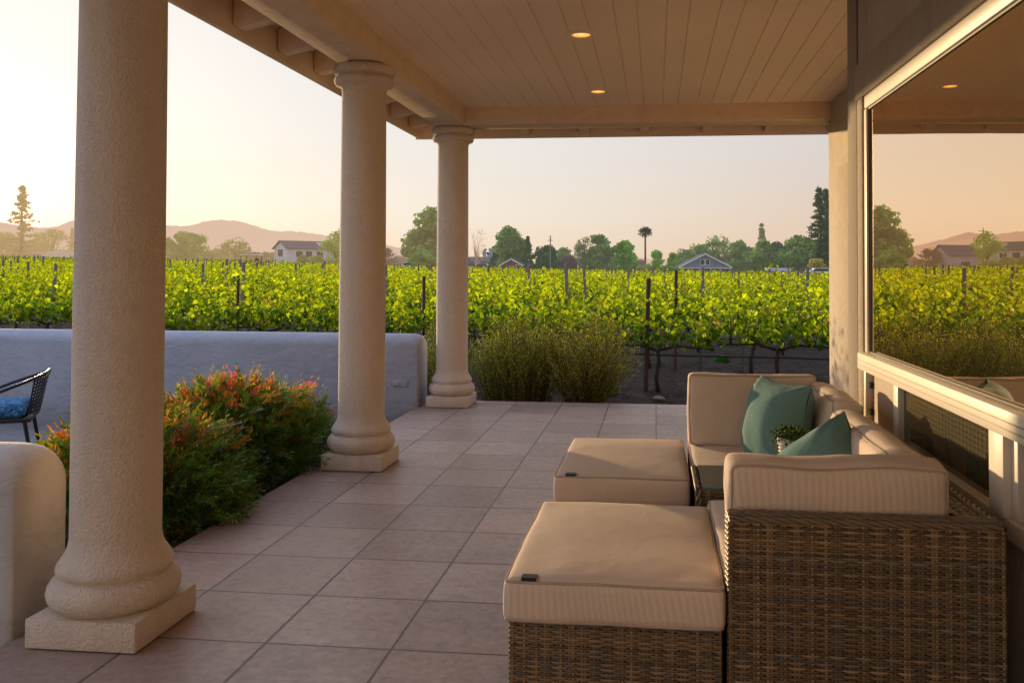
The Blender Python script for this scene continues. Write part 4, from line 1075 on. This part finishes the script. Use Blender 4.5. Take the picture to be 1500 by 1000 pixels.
T = [ # u, top, width, distance, kind, tint, side, haze, label
 (30, 274, 44, 175, "sparse", "olive", "L", .38, "tall sparse golden conifer against the sun glow at the left"),
 (2, 338, 60, 190, "round", "olive", "L", .42, "hazy tree at the left edge, left of the tall sparse conifer"),
 (76, 336, 52, 195, "airy", "olive", "L", .42, "hazy rounded tree just right of the tall sparse conifer"),
 (54, 352, 40, 200, "round", "olive", "L", .45, "low hazy tree at the foot of the tall sparse conifer"),
 (105, 335, 13, 190, "conifer", "olive", "L", .42, "narrow hazy conifer beside the nearest column, on its left"),
 (246, 349, 22, 200, "conifer", "dark", "L", .34, "small dark conifer beside the nearest column, on its right"),
 (272, 341, 62, 185, "round", "green", "L", .26, "wide two-toned tree left of the tractor canopy"),
 (300, 362, 56, 205, "dome", "green", "L", .32, "low spreading tree between the two-toned tree and the airy one"),
 (344, 348, 42, 195, "airy", "olive", "L", .26, "airy round tree behind the tractor canopy"),
 (325, 366, 30, 190, "round", "olive", "L", .30, "small bush-like tree left of the airy round tree"),
 (393, 369, 40, 230, "dome", "dark", "L", .30, "dark hedge-like tree left of the white house"),
 (372, 369, 34, 232, "dome", "dark", "L", .30, "dark low tree behind the tractor canopy roof"),
 (444, 373, 13, 205, "egg", "green", "L", .18, "small green tree before the white house, left of three"),
 (458, 375, 11, 205, "egg", "bright", "L", .18, "small bright tree before the white house, middle of three"),
 (467, 374, 11, 205, "egg", "green", "L", .18, "small green tree before the white house, right of three"),
 (492, 341, 34, 190, "airy", "bright", "L", .18, "bright green tree touching the middle column, left side"),
 (584, 375, 30, 260, "dome", "dark", "M", .34, "distant dark tree right of the middle column"),
 (590, 372, 26, 300, "round", "rust", "M", .50, "faint pinkish distant tree below the hill"),
 (630, 308, 62, 165, "round", "green", "M", .14, "tall full green tree partly behind the far column"),
 (622, 366, 44, 160, "dome", "bright", "M", .12, "bright low tree under the tall tree by the far column"),
 (697, 334, 26, 190, "bare", "rust", "M", .34, "pale almost bare tree right of the far column"),
 (729, 358, 22, 185, "round", "dark", "R", .12, "dark low tree right of the wind machine"),
 (749, 333, 40, 180, "egg", "green", "R", .12, "bright pointed tree behind the small red house"),
 (773, 347, 20, 178, "conifer", "dark", "R", .12, "dark spiky spruce right of the small red house"),
 (801, 360, 37, 175, "dome", "dark", "R", .10, "round dark clipped tree behind the thin pole"),
 (826, 363, 26, 182, "round", "green", "R", .16, "dull green tree right of the thin pole"),
 (833, 375, 22, 176, "round", "purple", "R", .14, "low purple-leaved tree right of the thin pole"),
 (856, 346, 26, 178, "airy", "olive", "R", .16, "airy olive tree left half of the pair before the palm"),
 (876, 345, 34, 178, "egg", "green", "R", .13, "dense green tree, taller of the pair before the palm"),
 (898, 372, 20, 200, "round", "dark", "R", .2, "dark low tree between the dense pair and the upright tree"),
 (915, 353, 29, 172, "egg", "bright", "R", .10, "upright bright green tree left of the tall palm"),
 (938, 380, 24, 190, "dome", "rust", "R", .2, "low reddish bush at the foot of the tall palm"),
 (961, 367, 30, 172, "cone", "bright", "R", .10, "cone-shaped green tree right of the tall palm"),
 (985, 370, 20, 172, "cone", "bright", "R", .10, "small cone-shaped tree left of the gabled house"),
 (1003, 366, 30, 215, "round", "green", "R", .16, "green tree rising behind the left eave of the gabled house"),
 (1022, 357, 36, 215, "airy", "green", "R", .16, "airy green tree behind the gable, left part"),
 (1052, 346, 46, 215, "airy", "green", "R", .15, "tall airy green tree behind the gabled house"),
 (1058, 362, 20, 195, "bare", "rust", "R", .15, "rust-brown tree at the right eave of the gabled house"),
 (1082, 355, 38, 205, "round", "green", "R", .14, "rounded dark green tree right of the gabled house"),
 (1098, 362, 26, 215, "round", "dark", "R", .16, "dark tree left of the bare-topped conifer"),
 (1116, 328, 24, 215, "conifer", "olive", "R", .22, "thin bare-topped conifer above the tree line"),
 (1118, 353, 40, 190, "round", "green", "R", .12, "broad green tree below the bare-topped conifer"),
 (1140, 356, 30, 190, "round", "dark", "R", .12, "dark green tree behind the little white building"),
 (1170, 345, 50, 185, "round", "green", "R", .10, "wide green tree left of the twin redwoods"),
 (1200, 276, 42, 185, "redwood", "dark", "R", .08, "tall dark redwood beside the house post, left of the twins"),
 (1210, 277, 40, 187, "redwood", "dark", "R", .08, "tall dark redwood beside the house post, right of the twins"),
 (1226, 350, 40, 190, "round", "dark", "R", .10, "dark tree at the foot of the redwoods, against the house post"),
 (1196, 379, 21, 160, "round", "yellow", "R", .06, "bright yellow-green bush before the grey house"),
 (845, 378, 40, 215, "dome", "dark", "R", .20, "low dark thicket under the airy olive tree"),
 (1012, 376, 40, 225, "dome", "dark", "R", .20, "low dark thicket behind the left eave of the gabled house"),
 (1072, 372, 44, 222, "dome", "green", "R", .18, "low green thicket behind the right eave of the gabled house"),
 (1100, 378, 50, 222, "dome", "dark", "R", .18, "low dark thicket left of the little white building"),
 (1158, 368, 50, 215, "dome", "dark", "R", .16, "low dark thicket above the small grey shed"),
 (925, 380, 40, 235, "dome", "dark", "R", .24, "low dark thicket left of the tall palm's trunk"),
 (722, 374, 30, 225, "dome", "dark", "R", .20, "low dark thicket behind the wind machine"),
 (1260, 340, 70, 190, "round", "green", "R", .12, "green tree hidden behind the house post"),
]
for a in T: tree(*a)

def palm(u, top, crown, w, d, side, k, lab, feather=False):
    x, y = spot(u, d); gz = float(ground_z(x, y))-.2; H = height(u, top, d)-gz; W = w/F_*d; rs = np.random.default_rng(int(u)); hc = H - crown/F_*d*.55
    e = empty("palm_tree", (x, y, gz), lab, "palm tree"); b = MB(); b.tube([(0, 0, -.3), (.05, 0, hc*.5), (0, 0, hc)], [.28, .22, .20], 8); b.build("trunk", haze_bark(side, k), e, loc=(0, 0, 0))
    C, N, T_, S, Cl = [], [], [], [], []
    for i in range(70):
        a = rs.uniform(0, 2*math.pi); el = rs.uniform(-1.1, 1.35); dv = np.array([math.cos(a)*math.cos(el), math.sin(a)*math.cos(el), math.sin(el)]); L = W/2*(1 if el > -.2 else .62)
        for s in np.linspace(.35, 1, 9):
            p = np.array([0, 0, hc])+dv*L*s-np.array([0, 0, .28*L*s*s])
            for q in range(3): C.append(p+rs.normal(0, .03, 3)*W); T_.append(dv+rs.normal(0, .45, 3)); N.append(rs.normal(0, 1, 3)); S.append(L*.30); Cl.append(np.array([.035, .05, .022])*rs.uniform(.6, 1.4) if el > -.3 else np.array([.07, .05, .03])*rs.uniform(.7, 1.2))
    V, F = leaf_geo(C, N, np.array(S), [(0, -.10), (1, -.03), (1, .03), (0, .10)], T_)
    link("crown", leaf_mesh("palm_crown", V, F, np.array(Cl)), haze_leaf(side, k), e, (0, 0, 0))
palm(945, 326, 26, 19, 225, "R", .10, "tall slim fan palm rising alone above the far trees")
palm(563, 362, 30, 34, 215, "M", .24, "low bushy palm at the right side of the middle column")

# ------------------------------------------------------------------ far houses
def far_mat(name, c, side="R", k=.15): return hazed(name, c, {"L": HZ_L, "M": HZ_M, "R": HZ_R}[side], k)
def house(u, d, yaw, L, Wd, hw, hr, m_wall, m_roof, lab, side="R", k=.15, windows=(), gable_front=False, zoff=0, chimney=None, porch=False, dormer=False):
    """gabled house; local x along the ridge (or the gable towards the viewer when gable_front), windows as (face, x, z, w, h)"""
    x, y = spot(u, d); z = float(ground_z(x, y))-.2+zoff; e = empty("house", (x, y, z), lab, "house", rz=yaw)
    mw, mr = far_mat(lab[:12]+"_wall", m_wall, side, k), far_mat(lab[:12]+"_roof", m_roof, side, k); mt = far_mat(lab[:12]+"_trim", (.75, .75, .76), side, k); mg = far_mat(lab[:12]+"_glass", (.05, .06, .08), side, k)
    b = MB()
    if not gable_front:
        b.prism([(-Wd/2, 0), (Wd/2, 0), (Wd/2, hw), (0, hr-.05), (-Wd/2, hw)], 0, -L/2, L/2); b.build("wall", mw, e, loc=(0, 0, 0))
        b = MB(); o = .45; s = (hr-hw)/(Wd/2)
        b.prism([(-Wd/2-o, hw-s*o), (0, hr), (Wd/2+o, hw-s*o), (Wd/2+o, hw-s*o+.16), (0, hr+.16), (-Wd/2-o, hw-s*o+.16)], 0, -L/2-o, L/2+o); rf = b.build("roof", mr, e, loc=(0, 0, 0))
    else:
        b.prism([(-L/2, 0), (L/2, 0), (L/2, hw), (0, hr-.05), (-L/2, hw)], 1, -Wd/2, Wd/2); b.build("wall", mw, e, loc=(0, 0, 0))
        b = MB(); o = .6; s = (hr-hw)/(L/2)
        b.prism([(-L/2-o, hw-s*o), (0, hr), (L/2+o, hw-s*o), (L/2+o, hw-s*o+.18), (0, hr+.18), (-L/2-o, hw-s*o+.18)], 1, -Wd/2-o, Wd/2+o); rf = b.build("roof", mr, e, loc=(0, 0, 0))
        b = MB()
        b.prism([(-L/2-o, hw-s*o-.12), (0, hr-.12), (L/2+o, hw-s*o-.12), (L/2+o, hw-s*o+.20), (0, hr+.20), (-L/2-o, hw-s*o+.20)], 1, -Wd/2-o-.06, -Wd/2-o-.01); b.build("barge_board", mt, e, loc=(0, 0, 0))
    for fc, wx, wz, ww, wh in windows:
        f = MB(); g = MB()
        if fc == "front": f.box((wx-ww/2-.1, -Wd/2-.05, wz-.1), (wx+ww/2+.1, -Wd/2-.01, wz+wh+.1)); g.box((wx-ww/2, -Wd/2-.08, wz), (wx+ww/2, -Wd/2-.055, wz+wh))
        else: f.box((-L/2-.05, wx-ww/2-.1, wz-.1), (-L/2-.01, wx+ww/2+.1, wz+wh+.1)); g.box((-L/2-.08, wx-ww/2, wz), (-L/2-.055, wx+ww/2, wz+wh))
        wo = f.build("window", mt, e, loc=(0, 0, 0)); g.build("pane", mg, wo, loc=(0, 0, 0))
    if dormer:
        q = MB(); q.box((L*.18, -Wd*.36, hw+.1), (L*.18+1.5, -Wd*.10, hw+1.5)); q.build("dormer", mt, e, loc=(0, 0, 0))
    if porch:
        q = MB(); q.box((-L/2-.5, -Wd/2-1.6, hw-.55), (L/2+.5, -Wd/2-.1, hw-.35)); q.build("porch_roof", mt, e, loc=(0, 0, 0))
        for px in np.linspace(-L/2, L/2, 6):
            q = MB(); q.box((px-.1, -Wd/2-1.5, 0), (px+.1, -Wd/2-1.3, hw-.56)); q.build("porch_post", mt, e, loc=(0, 0, 0))
    if chimney:
        q = MB(); q.box((chimney-.4, -.4, hr-.8), (chimney+.4, .4, hr+1.0)); q.build("chimney", mw, rf, loc=(0, 0, 0))
    return e
house(447, 222, R(48), 12.5, 7.0, 5.0, 6.7, (.62, .66, .72), (.13, .12, .14), "white two storey house with grey roof below the hills", "L", .16,
      [("end", 0, 3.1, 2.6, 1.6), ("end", -1.2, .6, 1.2, 1.6), ("front", -3.2, 3.0, 1.6, 1.3), ("front", -.8, 3.0, 1.6, 1.3), ("front", 2.0, 3.0, 1.6, 1.3), ("front", -1.6, .5, 3.0, 1.8), ("front", 3, .5, 1.6, 1.8)], dormer=True)
house(527, 225, R(-14), 9, 6.5, 4.2, 6.4, (.50, .50, .54), (.12, .11, .12), "pale gabled house standing behind the middle column", "M", .2, [("front", 0, 1.2, 2.2, 1.5)])
house(1029, 195, R(4), 10.0, 9.0, 2.5, 5.0, (.23, .25, .29), (.15, .15, .16), "grey gabled bungalow with white trim before the tall trees", "R", .10,
      [("front", -.55, 2.75, .75, 1.1), ("front", .55, 2.75, .75, 1.1)], gable_front=True, porch=True)
house(751, 172, R(2), 3.6, 4.0, 1.9, 2.9, (.30, .10, .075), (.20, .13, .12), "small red gabled house among the far trees", "R", .12, [("front", 0, .8, .8, .7)], gable_front=True, zoff=.2)
house(703, 200, R(3), 9.5, 6.0, 2.1, 3.6, (.10, .10, .12), (.085, .09, .11), "long low dark roofed house behind the wind machine", "R", .14, [("front", -2, .8, 1.6, .8), ("front", 2, .8, 1.6, .8)])
house(1141, 178, R(-6), 4.0, 4.0, 1.6, 2.1, (.42, .44, .48), (.40, .38, .44), "little white building right of the trees, low behind the vines", "R", .08, [("front", 1.0, .5, 1.0, .7)])
house(1170, 172, R(0), 1.7, 2.0, 1.1, 1.5, (.24, .22, .23), (.20, .18, .18), "small grey shed between the white building and the pole", "R", .1, [])
house(1208, 190, R(8), 4.0, 5.0, 3.0, 4.4, (.20, .19, .21), (.14, .13, .14), "grey house with chimney at the foot of the redwoods", "R", .12, [("front", 0, 1.4, .9, .9)], chimney=.3)
house(1107, 210, R(0), 4.6, 3.0, 1.7, 2.8, (.42, .48, .58), (.40, .45, .55), "pale blue roof glimpsed between the far trees", "R", .14, [])
house(93, 185, R(10), 4.4, 3.5, 1.5, 2.4, (.40, .34, .30), (.36, .31, .28), "hazy low roof between trees left of the nearest column", "L", .4, [])
house(314, 215, R(8), 5.6, 4.0, 1.3, 2.2, (.44, .38, .35), (.40, .36, .34), "low pale roof left of the airy round tree", "L", .3, [])
house(60, 190, R(-5), 3.2, 3.0, 1.3, 2.2, (.42, .36, .32), (.40, .35, .31), "tiny hazy roof below the tall sparse conifer", "L", .42, [])

def car(u, d, lab, col, yaw):
    x, y = spot(u, d); z = float(ground_z(x, y)); e = empty("parked_car", (x, y, z+.55), lab, "car", rz=yaw)
    m = far_mat("car_paint_"+str(int(u)), col, "R", .08); dk = far_mat("car_dark_"+str(int(u)), (.03, .03, .035), "R", .08)
    b = MB(); b.prism([(-2.1, .35), (2.1, .35), (2.1, .8), (1.3, .92), (.8, 1.42), (-1.2, 1.45), (-1.9, .95), (-2.1, .9)], 1, -.85, .85); b.build("body", m, e, loc=(0, 0, 0), bevel=.06)
    b = MB(); b.prism([(1.1, .95), (.74, 1.36), (-1.1, 1.38), (-1.6, .97)], 1, -.87, .87); b.build("windows", dk, e, loc=(0, 0, 0))
    for sx in (-1.3, 1.3):
        for sy in (-.8, .8):
            b = MB(); a = np.linspace(0, 2*math.pi, 15)[:-1]; b.prism([(sx+.33*math.cos(q), .33+.33*math.sin(q)) for q in a], 1, sy-.1, sy+.1); b.build("wheel", dk, e, loc=(0, 0, 0))
car(1203, 150, "white car parked before the grey house and the yellow-green bush", (.75, .76, .78), R(4))
car(600, 210, "small white car in the dark gap right of the middle column", (.7, .72, .75), R(10))

# ------------------------------------------------------------------ things standing in the vineyard
def make_far_things():
    mp = far_mat("pole_wood", (.22, .19, .17), "R", .15)
    def pole(u, top, d, r, lab, arms=()):
        x, y = spot(u, d); z = float(ground_z(x, y)); h = height(u, top, d)-z; e = empty("utility_pole", (x, y, z), lab, "pole")
        b = MB(); b.tube([(0, 0, -.2), (0, 0, h*.5), (0, 0, h)], [r, r*.9, r*.8], 7); b.build("shaft", mp, e, loc=(0, 0, 0))
        for dz, w in arms:
            b = MB(); b.box((-w/2, -.06, h-dz-.06), (w/2, .06, h-dz+.06)); b.build("cross_arm", mp, e, loc=(0, 0, 0))
    pole(806, 345, 165, .13, "thin pale utility pole before the round dark tree", ((.9, .9),))
    pole(496, 334, 195, .10, "thin pole with two cross arms rising from the tree by the middle column", ((.7, 1.6), (1.5, 1.2)))
    pole(1188, 366, 140, .11, "short grey pole left of the yellow-green bush", ((.25, .5),))
    pole(1219, 359, 120, .08, "slim pole close beside the house post", ())
    # wind machine
    x, y = spot(714.5, 118); z = float(ground_z(x, y)); e = empty("wind_machine", (x, y, z), "pale round-headed wind machine on a pole above the vines", "wind machine")
    mw = far_mat("machine_paint", (.36, .40, .44), "R", .12); md = far_mat("machine_dark", (.04, .04, .05), "R", .1)
    hz_ = height(714.5, 371, 118)-z
    b = MB(); b.tube([(0, 0, -.2), (0, 0, hz_*.5), (0, 0, hz_)], .10, 8); b.build("pole", mw, e, loc=(0, 0, 0))
    b = MB(); b.box((-.28, -.2, hz_-1.5), (.28, .2, hz_-.75)); b.build("engine_box", far_mat("machine_box", (.22, .33, .33), "R", .12), e, loc=(0, 0, 0))
    for s in (-1, 1):
        a = np.linspace(-1.25, 1.30, 14); P = [(s*.72*math.cos(q), .72*math.sin(q)) for q in a] + [(s*(.06+.16*math.cos(q)), .50*math.sin(q)) for q in a[::-1]]
        b = MB(); b.prism([(px, hz_+pz) for px, pz in P], 1, -.06-.1, .0-.1); b.build("blade", mw, e, loc=(0, 0, 0))
    b = MB(); b.tube([(0, -.3, hz_), (0, .3, hz_)], .16, 10); b.build("hub", md, e, loc=(0, 0, 0))
    # tractor with a canopy roof between the rows
    x, y = spot(368, 78); z = float(ground_z(x, y)); e = empty("tractor", (x, y, z), "vineyard tractor with flat white canopy roof, left of the white house", "tractor")
    mt = far_mat("canopy_white", (.70, .64, .55), "L", .14); mk = far_mat("tractor_dark", (.06, .05, .045), "L", .08); H = height(368, 373, 78)-z
    b = MB(); b.prism([(-.82, H-.10), (.82, H-.10), (.78, H), (-.70, H+.02)], 1, -.6, .6); b.build("canopy", mt, e, bevel=.03, loc=(0, 0, 0))
    for sx in (-.66, .66):
        for sy in (-.5, .5):
            q = MB(); q.tube([(sx, sy, .5), (sx, sy, H-.1)], .03, 6); q.build("canopy_post", mk, e, loc=(0, 0, 0))
    b = MB(); b.box((-.95, -.35, .55), (-.05, .35, 1.15)); b.build("hood", mk, e, bevel=.08, loc=(0, 0, 0))
    b = MB(); b.prism([(.0, .6), (.55, .6), (.55, 1.75), (.42, 1.75), (.38, 1.15), (.0, 1.1)], 1, -.25, .25); b.build("seat", mk, e, bevel=.03, loc=(0, 0, 0))
    for sx, r in ((-.75, .42), (.55, .62)):
        for sy in (-.55, .55):
            b = MB(); a = np.linspace(0, 2*math.pi, 21)[:-1]; b.prism([(sx+r*math.cos(q), r+r*math.sin(q)) for q in a], 1, sy-.14, sy+.14); b.build("wheel", mk, e, loc=(0, 0, 0))
make_far_things()

# ------------------------------------------------------------------ hills
def ridge(name, pts, d, color, haze, k, seed):
    us = np.linspace(pts[0][0], pts[-1][0], 420); vs = np.interp(us, [p[0] for p in pts], [p[1] for p in pts])
    V = []; n = len(us)
    for u, v in zip(us, vs):
        bx, by, sl = bearing(u, v); v2 = 1.2*(mnoise.noise(Vector((u*.11, seed, 0)))+.6*mnoise.noise(Vector((u*.33, seed, 4))))
        sl = bearing(u, v+v2)[2]
        V += [(bx*d, by*d, 1.32+sl*d), (bx*d*.86, by*d*.86, (1.32+sl*d)*.45), (bx*d*.75, by*d*.75, -30), (bx*d*1.2, by*d*1.2, -30)]
    F = []
    for i in range(n-1):
        for a, b_ in ((3, 0), (0, 1), (1, 2)): F.append((4*i+a, 4*i+b_, 4*(i+1)+b_, 4*(i+1)+a))
    me = mesh_from(name, np.array(V), [F], True)
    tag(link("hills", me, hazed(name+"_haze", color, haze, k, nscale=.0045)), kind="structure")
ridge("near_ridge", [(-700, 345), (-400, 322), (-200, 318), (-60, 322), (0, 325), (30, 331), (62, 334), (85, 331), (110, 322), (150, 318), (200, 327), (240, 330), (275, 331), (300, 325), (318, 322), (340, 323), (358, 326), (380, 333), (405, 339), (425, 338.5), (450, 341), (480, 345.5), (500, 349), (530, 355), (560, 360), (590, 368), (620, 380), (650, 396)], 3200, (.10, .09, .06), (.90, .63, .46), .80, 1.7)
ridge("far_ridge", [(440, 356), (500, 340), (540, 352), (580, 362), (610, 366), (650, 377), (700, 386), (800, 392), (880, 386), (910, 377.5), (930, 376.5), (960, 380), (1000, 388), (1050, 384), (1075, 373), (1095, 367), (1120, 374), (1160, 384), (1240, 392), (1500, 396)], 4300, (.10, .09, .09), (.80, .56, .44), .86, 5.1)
